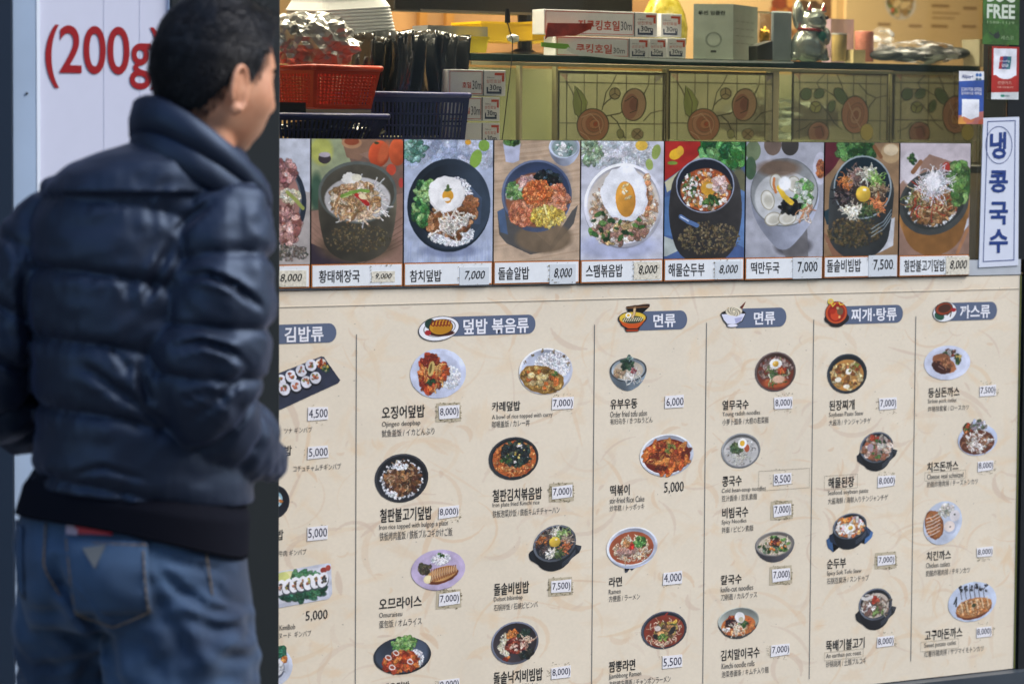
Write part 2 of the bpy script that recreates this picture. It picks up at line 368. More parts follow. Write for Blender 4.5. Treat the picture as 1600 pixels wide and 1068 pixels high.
slab('casing', P(-60,100,-.13)[0], P(19.5,100,-.13)[0], -.13, .0, 0, 2.9, mat('blue_black', (22,38,56), .4), dc, .002)

# ================================================================== MENU BOARD
bd = thing('menu_board', 'large cream menu board with dish pictures, names and prices below the window', 'menu board', (X440, 0, ZB0))
BX0, BX1 = X440-.35, XR
pxs = 0.0
BW, BH = 2200, 1180
g = np.zeros((BH, BW, 4)); base = np.array((232,220,198.))
nz1 = vnoise(BH, BW, 260, 3); nz2 = vnoise(BH, BW, 60, 4); nz3 = vnoise(BH, BW, 5, 6)
g[..., :3] = base*(1+.03*(nz1-.5)+.02*(nz2-.5)+.02*(nz3-.5))[..., None]; g[..., 3] = 1
hp = Pic(0, 0, BW, BH, 1.0, seed=9); hp.a = g; hp.w, hp.h = BW, BH
rr = random.Random(5)
for _ in range(520):                         # soft tan blotches
    hp.ell(rr.uniform(0, BW), rr.uniform(0, BH), rr.uniform(8, 46), rr.uniform(4, 16), rr.choice(((232,200,158),(224,196,160),(234,208,172))), rr.uniform(0, 180), rr.uniform(.10, .34), 9, wob=.35)
for _ in range(620):                          # mulberry-paper fibres printed on the board
    x, y = rr.uniform(0, BW), rr.uniform(0, BH); an = rr.uniform(0, 6.28); L = rr.choice((18, 30, 60, 110, 170)); cu = rr.uniform(-.32, .32); pts = []
    for i in range(9): pts.append((x, y)); x += L/8*math.cos(an); y += L/8*math.sin(an); an += cu
    hp.line(pts, rr.uniform(3, 17) if L > 50 else rr.uniform(3, 10), rr.choice(((226,198,164),(220,192,160),(214,192,170),(228,204,170))), rr.uniform(.18, .62), True, 3.0)
for _ in range(260): hp.ell(rr.uniform(0, BW), rr.uniform(0, BH), rr.uniform(.8, 2.2), rr.uniform(.6, 1.4), (150,140,124), rr.uniform(0, 180), rr.uniform(.2, .7))
V = [(BX0,0,ZB0),(BX1,0,ZB0),(BX1,0,ZS0-.001),(BX0,0,ZS0-.001)]
V += [(x, .0035, z) for x, _, z in V]
obj('panel', V, [(0,1,2,3),(7,6,5,4),(4,5,1,0),(5,6,2,1),(6,7,3,2),(7,4,0,3)], imgmat('print_board', hp.a[..., :3], .48, bump=.08), bd, uv=[(0,0),(1,0),(1,1),(0,1)]*2)
obj('edge_strip', *(lambda b: (b.V, b.F))(MB().box(BX1+.0002, BX1+.0022, -.002, .003, ZB0, ZS0)), mat('edge_yellow', (120,124,62), .5), bd)
slab('laminate_edge', X440-.3, BX1-.001, -.0012, -.0002, P(1000,466)[2], P(1000,466)[2]+.0008, mat('lam_line', (196,188,172), .4), bd)
m_ink = mat('ink_black', (30,29,30), .5); m_ink2 = mat('ink_grey', (84,81,79), .5); m_div = mat('divider_ink', (128,128,124), .5)
m_badge = mat('badge_slate', (94,106,130), .45); m_bw = mat('badge_white', (240,240,246), .5)
m_st = mat('sticker_paper', (240,238,240), .4); m_stink = mat('sticker_ink', (28,28,58), .4)
for px, ya, yb in ((557,522,1075),(929,507,1075),(1104,504,1066),(1271.5,499,1059),(1431,494,1031)):
    x = P(px, ya)[0]; w = .0007
    sheet('divider', (x-w, P(px, yb)[2], x+w, P(px, ya)[2]), -.0008, m_div, bd, .0004)
def badge(x0, y0, x1, y1, s, tx0, ty0, tx1, ty1):
    R = rect(x0, y0, x1, y1, -.0006); r = (R[3]-R[1])/2; V = []
    for i in range(17): t = -math.pi/2+math.pi*i/16; V.append((R[2]-r+r*math.cos(t)*.9, -.0006, (R[1]+R[3])/2+r*math.sin(t)))
    V += [(R[0], -.0006, R[3]), (R[0], -.0006, R[1])]
    b = obj('category_badge', V, [tuple(range(len(V)))], m_badge, bd)
    ptext(s, tx0, ty0, tx1, ty1, -.0010, m_bw, b, bold=.022)
    return b
badge(420,506,527,536,'김밥류',444.6,510,505.4,534)
B2 = badge(690,493,838,523,'덮밥 볶음류',724,497,826,521)
B3 = badge(995,485.5,1075,515,'면류',1020.8,490,1055.6,511)
B4 = badge(1150,481,1230,511,'면류',1178,486.5,1211,507)
B5 = badge(1312,477,1412,505,'찌개·탕류',1330,481,1401,501.5)
B6 = badge(1480,472,1559,500,'까스류',1500,476,1547,497)
def icon(fn, box, parent):
    p = Pic(*box, k=3.2, seed=3); fn(p); cut('icon', p, -.0011, parent)
K = (24,22,26)
def ic2(p):
    p.ell(685,513,32.5,19.5,K,-8).ell(685,513,31.3,18.3,(246,246,250),-8).ell(686,512,25,13.5,K,-8).ell(686,512,24.2,12.8,(238,240,244),-8)
    p.ell(671,505,8,8,(30,60,50)).ell(689,520,20,5,(70,30,20)).ell(688,511,19,12.5,(60,30,16),-4).ell(688,510.5,17.8,11.5,(206,150,40),-4).ell(690,514,15,7,(190,132,30),-4)
    for i in range(6): x = 675+i*5; p.line([(x,500),(x-2,507),(x+2,509),(x+3,502)], 1.6, (128,40,22))
    p.ell(668,519,5,4,(170,40,44))
def ic3(p):
    p.ell(987.5,497,22.8,11.5,K); p.poly([(965,497),(1010,497),(1003,508),(996,514),(980,514),(970,508)],K); p.poly([(975,512),(999,512),(997,518),(978,518)],K)
    p.poly([(966.5,498),(1008.5,498),(1001,508),(995,512.5),(981,512.5),(972,507)],(208,84,28)); p.poly([(977,514),(997,514),(996,517),(979,517)],(170,60,22))
    p.ell(987.5,496,20.5,9,(232,196,64)).ell(988,499,16,6,(60,66,50))
    for i in range(9): p.line([(973+i*3.4,501),(976+i*3.4,496)],1.5,(226,214,176))
    p.ell(981,492,4.6,4.2,(250,248,240)).ell(981,492,2.2,2,(240,190,50))
    p.line([(991,478),(990,490),(987,495)],4.4,(120,90,60)); p.line([(991,478),(990,490),(987,495)],3.2,(222,190,140))
    p.line([(978,479),(1013.5,475.5)],2.4,(70,44,26)); p.line([(978,480.5),(1013.5,479.5)],1.6,(120,80,46))
def ic4(p):
    p.line([(1154,488),(1163.5,471.5)],3,(110,50,36)); p.ell(1146,486,14,6.5,(130,120,110)); p.poly([(1134,484),(1137,479),(1141,484)],(190,140,60))
    p.ell(1145,490,20,7,K); p.poly([(1125,489),(1165.5,489),(1160,502),(1151,507),(1135,507),(1129,500)],K); p.ell(1144,508,9.5,3.5,K)
    p.poly([(1126.5,490),(1164,490),(1158.5,501),(1150,505.5),(1136,505.5),(1130.5,499)],(226,228,246)); p.ell(1144,508,8.3,2.5,(236,236,250))
    p.poly([(1147,497),(1160,495),(1156,502),(1149,505)],(176,178,214)); p.ell(1146,486,13,7,(236,228,206))
    for i in range(9): p.ell(1146,486.5,12-i*1.2,6.2-i*.55,(150,140,120) if i % 2 else (238,228,200),i*17)
def ic5(p):
    p.ell(1307,497,19.5,11,(38,32,32)).ell(1307,503,13,8,(38,32,32)).ell(1306,488,17.5,18,K).ell(1306,488,16.8,17,(198,82,40)).ell(1306,488,13.5,14,(150,34,18)).ell(1305,492,8,8,(206,70,34)).ell(1312,486,5,6,(118,88,62)).ell(1300,486,5,4,(176,44,20))
    p.ell(1297,470,4.8,4.4,(226,206,60)).ell(1297,470,3.1,2.8,(222,180,120)); p.line([(1298,473),(1300,478),(1304,474)],1.6,(236,206,70)); p.line([(1310,472),(1312,476),(1317,475)],1.6,(236,206,70)); p.ell(1308,481,2.2,2.2,(190,170,120)).ell(1311,495,1.8,2,(240,190,120))
def ic6(p):
    p.ell(1475.5,487,19,15.6,K,-14).ell(1475.5,487,18.2,14.8,(238,240,242),-14).ell(1467,493,8,6,(40,84,64),30).ell(1474,482,14,10,K,-12).ell(1474,482,13,9,(150,62,34),-12).ell(1475,481.5,10,6.6,(74,42,30),-12).ell(1489,484,4,3,(170,40,44)); p.line([(1479,492),(1486,486),(1484,494)],1.5,(90,60,44))
for f, bx, par in ((ic2,(650,490,722,536),B2),(ic3,(962,470,1016,521),B3),(ic4,(1122,468,1168,514),B4),(ic5,(1284,463,1330,513),B5),(ic6,(1454,468,1497,505),B6)): icon(f, bx, par)

# --- dish pictures printed on the board (painted in photo-pixel coordinates, one cut-out each)
RED=[(176,58,24),(204,84,34),(150,40,18),(222,120,50)]; GRN=[(56,96,44),(88,132,60),(36,70,36)]; WHT=[(244,240,232),(226,222,214),(250,248,244)]
RICE=[(240,240,244),(222,224,232),(250,250,252)]; BRN=[(110,66,34),(142,88,46),(84,50,30),(176,120,70)]; BLK=[(24,28,30),(40,44,44),(16,20,22)]
ORG=[(216,120,46),(232,146,70),(198,98,36)]; YEL=[(230,190,70),(214,170,60),(240,206,110)]; NOO=[(236,220,188),(222,200,160),(246,234,210)]; GREY=[(150,130,112),(112,92,78),(176,160,140)]
def d_kimbap(p):
    p.poly([(430,582),(504,555.5),(533,598),(437,638),(430,640)],(48,54,74)); p.poly([(504,555.5),(510,565),(440,590),(436,581)],(66,74,96),.6)
    for i, (x, y) in enumerate(((438,592),(454,586),(470,578),(485,570),(444,606),(462,601),(478,596),(492,590))):
        p.ell(x,y+3,9.5,10,(26,28,36),-20).ell(x,y,8.6,9.6,(226,226,236),-20); p.scat(x-1,y-1,4.6,4.8,9,1.5,[(200,96,60),(216,126,84),(150,70,50),(120,130,70)],1.3)
    p.ell(500,566,8,6,(236,226,214)); p.scat(502,568,6,6,20,1.8,RED,1.4); p.scat(508,577,6,5,20,1.6,YEL+GRN+WHT,1.4)
def d_darkbowl(p):
    p.bowl(428,783,24,26,5,(38,42,54),(52,56,68),(28,32,42)); p.ell(432,780,9,12,(150,196,214)); p.scat(433,782,6,8,26,2,WHT+ORG,1.3)
def d_tray(p):
    p.poly([(430,889),(512,881),(517,883),(519,930),(514,938),(430,946)],(206,210,226)); p.poly([(430,893),(510,886),(513,928),(430,940)],(222,224,236))
    p.scat(470,924,34,7,40,5,[(40,98,66),(60,124,80),(30,80,56)],2.2); p.ell(452,896,16,7,(222,216,150)).ell(441,898,10,8,(206,210,120)); p.ell(505,892,5,4.5,(160,56,44)).ell(512,889,4,4.5,(176,66,54)); p.scat(476,900,24,6,20,4,[(60,124,80),(90,150,100)],2)
    for i in range(7): x = 438+i*11; y = 914-i*1.2; p.ell(x,y+2,9,12.5,(70,80,84),15).ell(x,y,8.4,12,(240,240,246),15); p.scat(x+1,y,3.6,6,14,1.5,[(120,70,56),(200,140,110),(60,60,60),(176,160,80)],1.3)
def d_corner(p):
    p.plate(428,1041,29,30,(204,212,232)); p.scat(438,1018,9,8,40,2.6,[(50,130,96),(36,100,70)],1.6); p.scat(443,1031,5,4,12,2.4,ORG,1.4); p.ell(432,1044,12,15,(90,96,116)).ell(432,1042,11,13,(226,226,232)); p.str(432,1042,8,9,16,9,1.4,[(190,190,196),(240,240,244)])
def d_squid(p):
    p.plate(684,583,44,39,(206,214,240)); p.scat(702,590,17,18,200,1.5,RICE,1.5); p.scat(672,582,17,30,150,3.3,RED+[(120,34,16)],1.7); p.scat(688,580,12,14,50,3,RED,1.5); p.str(675,585,15,24,26,14,2.2,[(214,120,50),(120,40,22),(232,170,90)]); p.ell(673,575,5,12,(206,176,96),10).ell(672,575,2,8,(110,90,40),10); p.scat(673,595,6,4,10,2,GRN+BLK,1.4)
def d_bulgogi(p):
    p.bowl(627,746,42,38,3,(40,42,50),(56,58,64),(34,36,42)); p.scat(627,748,33,30,190,2.2,RICE,1.4); p.scat(628,748,27,24,130,3,BRN+[(70,42,30)],1.8); p.str(626,744,26,22,44,12,1.4,[(170,130,90),(110,70,44),(206,176,140)]); p.scat(625,728,12,5,26,2.2,RICE,1.4); p.scat(613,770,7,5,20,2,RICE,1.3)
def d_omu(p):
    p.plate(684,889,42.5,31.5,(196,178,214),base=3); p.scat(688,873,15,9,120,1.6,RICE,1.4); p.scat(688,866,5,3,12,1.3,GRN,1.4); p.scat(664,886,9,8,22,3.2,[(84,74,52),(112,104,76),(60,54,40)],1.3,hi=.5)
    p.ell(690,899,25,12,(110,52,24),-14,wob=.05).ell(690,896,24,11,(206,150,84),-14); p.ell(668,903,7,6.5,(238,222,170),-20)
    for i in range(15): x = 673+i*2.7; p.line([(x,888-i*.3),(x+1.5,896-i*.4),(x-1,909-i*.9)],1.3,(120,50,26)); p.line([(x+1.2,890-i*.4),(x+1.8,904-i*.8)],.7,(240,214,170))
def d_jeyuk(p):
    p.bowl(628,1023,45,29,5,(30,36,44),(42,48,58),(52,62,78),rot=2); p.ell(650,1018,18,18,(88,104,132),20,a=.7,soft=6); p.scat(647,1030,14,15,170,1.5,RICE,1.4); p.scat(631,1005,17,11,120,2.2,[(130,180,90),(160,200,120),(90,150,70)],2.0); p.scat(626,1033,28,16,150,3,RED+[(196,70,40)],1.6)
    for x, y in ((612,1040),(640,1034),(606,1024),(618,1018)): p.ell(x,y,5.5,4,(236,226,224),30).ell(x,y,3.6,2.2,(176,70,40),30)
def d_curry(p):
    p.bowl(852,579,42,36,6,(206,212,236),(222,226,244),(200,208,230)); p.scat(862,571,29,21,330,1.8,RICE,1.4,hi=.5)
    p.ell(846,592,35,21,(150,108,44),17,wob=.05); p.scat(846,592,32,17,110,3.2,[(176,130,56),(206,164,90),(140,98,40),(196,150,70)],1.5,17); p.scat(846,593,30,14,12,3,[(206,104,40)],1.3,17); p.scat(866,584,4,3,5,2,GRN,1.4); p.scat(838,590,14,8,9,3.5,[(226,196,130)],1.5)
    for i, a in enumerate((205,235,262,290,318,345)): x = 852+36*math.cos(math.radians(a)); y = 577+30*math.sin(math.radians(a)); p.scat(x,y,2.2,2.4,5,1,[(120,100,80),(150,130,90)],1.2)
def d_kimchirice(p):
    p.bowl(802,715,39,33,7,(38,44,52),(52,56,60),(32,36,42)); p.ell(803,716,34,28,(196,92,34)); p.scat(803,716,33,27,300,1.9,[(206,100,40),(226,130,60),(180,76,30),(236,160,90)],1.4); p.scat(806,707,22,19,150,2.6,[(26,34,36),(40,56,54),(18,22,26),(56,76,60)],1.8); p.scat(806,708,20,16,16,1.4,WHT+YEL,1.4); p.scat(790,716,8,6,12,2,GRN,1.4)
def d_bibim(p, cx=866, cy=848, s=1.0, k=(36,42,50)):
    p.pot(cx,cy,34*s,28*s,20*s,k,(30,36,44),(46,50,56),-18)
    sec = [([(216,124,60),(196,98,40)],200),([(120,96,84),(176,156,140),(90,70,62)],245),([(226,222,206),(200,196,176)],278),([(120,160,80),(160,190,110)],312),([(150,130,110),(96,76,64),(206,190,160)],352),([(206,100,50),(226,130,80)],35),([(60,84,50),(90,110,60)],75),([(226,220,200),(240,236,224)],110),([(70,58,56),(104,90,84),(40,36,38)],158)]
    for pal, a in sec:
        a = math.radians(a); x = cx+20*s*math.cos(a); y = cy-1+15.5*s*math.sin(a); p.str(x,y,8*s,6.5*s,int(34),9*s,1.3*s,pal,.8,rad=False); p.scat(x,y,6*s,5*s,14,1.4*s,pal,1.8)
    p.ell(cx,cy-2*s,9*s,7.6*s,(196,150,40)).ell(cx,cy-3*s,8.4*s,7*s,(232,190,56),grad=(-.12,-.2)).ell(cx+2*s,cy-6*s,2*s,1.4*s,(255,246,214),a=.9)
def d_nakji(p):
    p.bowl(804,1003,37,33,6,(84,92,112),(108,114,132),(54,48,52)); p.scat(791,1004,12,17,150,1.9,[(236,230,206),(216,206,170)],1.4); p.scat(800,989,8,6,40,2.2,ORG,1.5); p.scat(818,990,9,6,30,2.3,[(40,60,50),(60,84,66)],1.7); p.scat(820,1020,11,8,40,2.5,[(46,56,50),(30,36,36)],1.7); p.scat(806,1007,16,11,90,2.2,[(130,40,30),(176,70,50),(90,28,24),(226,190,170)],1.4); p.str(824,1000,8,9,14,10,2,[(226,196,170),(200,150,120)]); p.scat(790,1026,5,3,6,2,RED,1.3)
def d_udon(p):
    p.bowl(981,577,29,19,26,(140,160,176),(70,76,80),(170,186,198),(206,192,170),tap=.62,inn=.9); p.ell(981,600,22,4,(96,110,120),a=.35,soft=3); p.str(990,586,15,7,26,13,1.3,WHT,1.2); p.scat(967,582,7,6,26,2.6,[(196,166,130),(176,140,104)],1.5); p.scat(979,568,9,8,60,2,[(50,86,60),(76,116,80),(36,64,50)],1.8); p.scat(983,558,4,5,14,1.3,[(150,180,176),(90,130,110)],2); p.scat(989,579,6,3,14,1.6,[(160,50,60),(206,150,150)],1.3)
def d_tteok(p):
    p.bowl(1041,710,42,33,5,(196,204,226),(224,230,246),(206,212,232)); p.ell(1041,712,36.5,27,(116,32,16)); p.scat(1041,712,32,23,26,4,[(214,110,40),(196,92,34),(228,136,60)],2.6,hi=.8); p.scat(1041,712,32,23,40,2.8,[(160,52,22),(190,80,30),(226,140,60),(120,40,20)],2.6,hi=.8); p.scat(1048,700,12,6,8,2,[(140,150,60)],2)
def d_ramen(p):
    p.bowl(987,853,40,31,13,(206,216,244),(228,234,252),(206,212,236),tap=.5); p.ell(986,855,34.5,25.5,(176,84,50)); p.str(986,857,31,21,150,11,1.5,NOO+[(226,180,130)],2.6); p.scat(978,859,13,6,14,4,[(206,160,146),(190,136,120)],1.6); p.scat(999,847,9,8,50,2,[(90,160,70),(60,120,50),(140,190,100)],1.4); p.scat(985,852,5,5,14,2.2,[(196,40,30),(220,70,40)],1.2); p.scat(979,848,5,5,14,2.2,[(214,150,90)],1.3); p.ell(978,891,4,1.6,(60,64,80),-10).ell(987,889,3,1.3,(60,64,80),-30)
def d_jjam(p):
    p.bowl(1037,983,35.5,29,5,(62,68,84),(72,78,92),(46,50,60)); p.ell(1037,985,31.5,25,(140,52,34)); p.str(1037,987,28,21,110,10,1.4,[(226,190,160),(206,150,116),(240,214,186)],2.6); p.scat(1040,983,15,11,46,3,[(96,70,50),(176,150,70),(60,54,46),(206,150,90)],1.7); p.ell(1050,985,7,4,(44,42,42),-55).ell(1025,993,6,3.5,(44,36,36),30).ell(1027,980,5,4,(222,206,196)); p.scat(1034,995,8,4,14,2,[(80,120,50),(130,160,70)],1.5); p.line([(1030,972),(1037,962),(1042,957)],2.4,(150,44,34)); p.scat(1050,972,7,3,8,2.2,YEL+GRN,1.5)
def d_yeolmu(p):
    p.bowl(1211,580,32,31,4,(96,80,84),(104,90,88),(84,54,44)); p.ell(1211,583,28,26,(120,50,34)); p.scat(1211,578,26,20,150,1.8,[(150,120,112),(120,92,86),(176,150,140)],1.6); p.ell(1212,597,20,8,(186,84,40),soft=3); p.str(1212,582,15,13,40,14,1.6,[(96,130,60),(160,180,110),(60,84,40),(214,206,180)]); p.scat(1220,578,6,6,20,2,RED,1.5); p.ell(1216,592,10,6,(226,180,150),soft=2); p.egg(1211,568,9.5)
def d_kong(p):
    p.bowl(1157,703,30.5,27,6,(120,122,128),(140,142,144),(120,122,122)); p.ell(1157,705,27,22.5,(190,188,186)); p.scat(1157,705,25,20,60,1,[(160,156,150),(210,208,204)],1.6); p.str(1155,711,10,7,26,12,1.3,[(236,232,216),(214,214,196)]); p.scat(1150,699,7,8,26,2.4,[(70,90,60),(110,140,80)],2); p.ell(1166,700,4,6,(186,84,50)); p.ell(1159,692,7,8,(246,244,240)).ell(1159,692,3.8,4.2,(230,176,40))
def d_kal(p):
    p.bowl(1210,849,30.5,19.5,17,(92,90,98),(130,128,126),(140,132,124),(206,192,170),tap=.4); p.str(1210,850,25,14,80,9,1.4,NOO+[(206,180,150)],2); p.scat(1210,850,24,13,34,2,GRN+[(110,130,100)],1.8); p.scat(1210,846,8,5,30,1.9,[(110,50,40),(150,66,50),(70,40,36)],1.4); p.scat(1212,852,20,10,10,2,ORG,1.3)
def d_kimnoo(p):
    p.bowl(1153,968,32,20,18,(88,86,84),(180,186,176),(160,168,160),tap=.45,inn=.94); p.ell(1153,976,26.5,16.5,(206,110,50)); p.scat(1153,978,24,13,60,2.2,[(222,130,70),(196,90,40),(236,170,110)],1.7); p.scat(1141,971,7,5,26,2.2,[(50,30,36),(90,40,40)],1.5); p.str(1153,980,11,6,26,12,1.5,[(244,230,206),(226,200,170)]); p.scat(1160,974,6,5,14,1.8,GRN,1.5); p.scat(1143,963,4,3,8,2,RED,1.2); p.scat(1134,981,6,3,12,1.8,WHT,1.4); p.ell(1155,964,7.6,9,(190,180,176),-35).ell(1155,963,7.2,8.4,(242,240,240),-35).ell(1157,967,3.8,3.8,(206,196,160))
def d_doen(p):
    p.bowl(1323,583,31,31,5,(44,52,62),(54,62,70),(36,42,48),(196,134,60)); p.scat(1323,586,24,21,50,3.2,[(226,190,120),(206,160,90),(236,210,150)],1.3); p.scat(1323,586,22,18,34,2.6,[(196,130,50),(150,90,40),(120,70,30)],1.5); p.ell(1325,580,4.6,5,(246,240,226),20).ell(1309,592,5,4,(244,236,214),-20).ell(1322,603,5,3.4,(240,230,206)); p.scat(1330,573,12,6,8,2,[(140,150,60),(170,60,40)],1.4)
def d_haemul(p):
    p.pot(1369,698,26,24,18,(40,44,50),(32,36,42),(176,96,60),-12); p.scat(1369,699,22,19,70,3,[(206,180,160),(176,120,96),(226,206,190),(150,90,60)],1.7); p.scat(1366,685,6,4,8,2.6,[(200,70,40)],1.3); p.scat(1376,696,5,12,14,3,[(196,186,176),(150,130,120)],2); p.scat(1369,700,18,14,10,1.8,GRN,1.5); p.ell(1359,698,5,6,(160,140,150))
def d_sundubu(p):
    p.poly([(1290,838),(1299,834),(1302,860),(1293,852)],(56,92,140)); p.poly([(1352,822),(1364,834),(1362,842),(1350,852)],(70,112,170)); p.pot(1327,821,26.5,20,20,(34,42,54),(30,44,66),(200,110,50),-8); p.scat(1327,822,22,15,110,2.1,WHT+[(206,110,60),(220,160,90),(226,190,200)],1.5); p.egg(1328,824,7,(230,180,50)); p.scat(1318,811,10,3,12,2.4,ORG,1.5)
def d_ttuk(p):
    p.pot(1367,943,26,25,20,(40,42,50),(34,36,40),(196,180,164),-14); p.str(1367,944,20,18,60,11,1.9,[(206,190,170),(150,120,100),(226,220,206),(120,96,80)]); p.scat(1362,950,14,10,26,2.6,[(110,76,66),(150,110,90),(226,220,214)],1.6); p.scat(1367,936,5,4,14,2,[(200,60,40),(220,96,60)],1.4); p.line([(1347,932),(1353,934),(1361,931)],5,(226,222,216)); p.scat(1372,955,8,6,8,2,[(120,150,80)],2)
def d_sirloin(p):
    p.plate(1479.5,566,36.5,27,(206,212,234)); p.scat(1483,551,9,5,30,2.4,[(96,60,50),(60,84,50),(176,70,50),(190,190,196)],1.4); p.scat(1495,561,5,6,20,2.2,YEL+GRN,1.5); p.ell(1471,563,15,11,(150,90,56),20,wob=.06).ell(1477,570,17,11,(176,106,64),25,wob=.06); p.ell(1470,573,16,9,(70,34,26),25,wob=.05).ell(1476,569,6,7,(186,116,76),25); p.scat(1474,568,14,9,60,1.3,[(196,130,84),(140,80,50)],1.3); p.ell(1468,574,10,5,(64,30,24),25); p.line([(1466,571),(1474,576)],1.2,(176,140,130),.8)
def d_cheese(p):
    p.plate(1527,686,31,25,(196,208,236)); p.scat(1512,668,6,7,30,2.4,RED+GRN,1.4); p.scat(1529,664,12,8,60,2,[(226,222,230),(150,140,150),(96,110,80)],1.5); p.ell(1526,690,27,19,(100,52,34)); p.str(1527,689,24,16,110,9,2,[(240,234,228),(226,216,206),(150,100,70),(170,110,80)],1.6); p.ell(1521,657,2,5,(190,200,230))
def d_chicken(p):
    p.plate(1472.5,816,30,34.5,(200,210,230),20); p.ell(1459,818,14,23,(130,72,36),-14,wob=.04).ell(1459,817,12.5,21.5,(176,104,54),-14,wob=.04); p.scat(1459,817,11,19,70,1.4,[(196,126,70),(150,84,40)],1.3)
    for i in range(6): p.line([(1447,808+i*5.5),(1458,805+i*5.5),(1468,800+i*5.5)],1.5,(222,196,180))
    p.scat(1478,797,11,9,70,2,[(206,200,196),(226,222,214),(190,190,170)],1.6); p.ell(1491,806,8,9,(226,220,222)).ell(1491,804,1.4,1.2,(40,50,40)); p.ell(1484,824,9.5,10,(170,180,204)).ell(1483,822,8.6,8.6,(232,216,206)); p.ell(1484,823,1.4,1.2,(110,100,90))
def d_goguma(p):
    p.plate(1518.5,939,38,31,(200,212,236),-6); 
    for i in range(6): p.line([(1498+i*8,912+abs(2-i)*2),(1500+i*7,922),(1502+i*7,934)],1.2,(60,56,60),.8); p.scat(1500+i*8,918,2,6,5,1.3,[(40,40,44)],1.5)
    p.line([(1490,940),(1494,930),(1493,944)],2,(36,40,44)); p.ell(1521,951,28,15,(120,60,34),-10,wob=.04).ell(1521,948,28,14.5,(196,126,66),-10,wob=.04); p.scat(1521,948,26,13,200,1.4,[(214,150,90),(176,104,50),(226,170,116)],1.3)
    for i in range(6): p.line([(1501+i*8,941-i*1.5),(1504+i*8,955-i*1.5)],2,(232,206,166),.8)
    p.ell(1521,945,3,3,(60,70,40))
DISH = [(d_kimbap,(430,552,536,642),'sliced rolls on a slanted slate tray'),(d_darkbowl,(404,754,456,818),'dark bowl at the board edge'),(d_tray,(430,877,522,948),'sliced rolls on a white rectangular tray'),(d_corner,(398,1008,460,1074),'white plate with greens in the lower corner'),
(d_squid,(638,542,730,624),'spicy red squid beside rice'),(d_bulgogi,(582,706,672,792),'brown beef over rice in a black bowl'),(d_omu,(640,856,728,926),'omelette rice on a lilac plate'),(d_jeyuk,(580,990,676,1062),'red pork, greens and rice in a black bowl'),
(d_curry,(808,541,896,624),'curry and rice in a white bowl'),(d_kimchirice,(762,680,843,758),'kimchi rice topped with seaweed'),(d_bibim,(820,816,912,902),'mixed rice in a black stone pot'),(d_nakji,(766,968,843,1046),'octopus rice in a grey bowl'),
(d_udon,(950,551,1012,618),'noodles in a tapered blue bowl'),(d_tteok,(998,676,1086,750),'red rice cakes in a white bowl'),(d_ramen,(945,820,1030,898),'ramen in a white bowl'),(d_jjam,(1000,952,1074,1020),'red seafood noodles in a dark bowl'),
(d_yeolmu,(1178,547,1245,617),'cold noodles with egg in a brown bowl'),(d_kong,(1125,674,1189,738),'pale bean noodles with egg in a steel bowl'),(d_kal,(1178,828,1242,890),'knife cut noodles in a steel bowl'),(d_kimnoo,(1119,946,1187,1009),'orange kimchi noodles with half an egg'),
(d_doen,(1290,550,1356,620),'bean paste stew in a black bowl'),(d_haemul,(1335,671,1403,740),'seafood stew in a black pot'),(d_sundubu,(1288,797,1366,868),'tofu stew in a blue black pot'),(d_ttuk,(1333,915,1401,990),'beef stew in a black pot'),
(d_sirloin,(1442,537,1517,595),'cutlet in dark sauce'),(d_cheese,(1494,650,1560,713),'cheese cutlet'),(d_chicken,(1440,780,1505,853),'striped chicken cutlet'),(d_goguma,(1479,906,1558,972),'golden sweet potato cutlet')]
for i, (fn, bx, lb) in enumerate(DISH):
    p = Pic(*bx, k=2.6, seed=20+i); fn(p); p.grain(.05); cut('dish_picture', p, -.0007, bd, label='printed picture of '+lb)
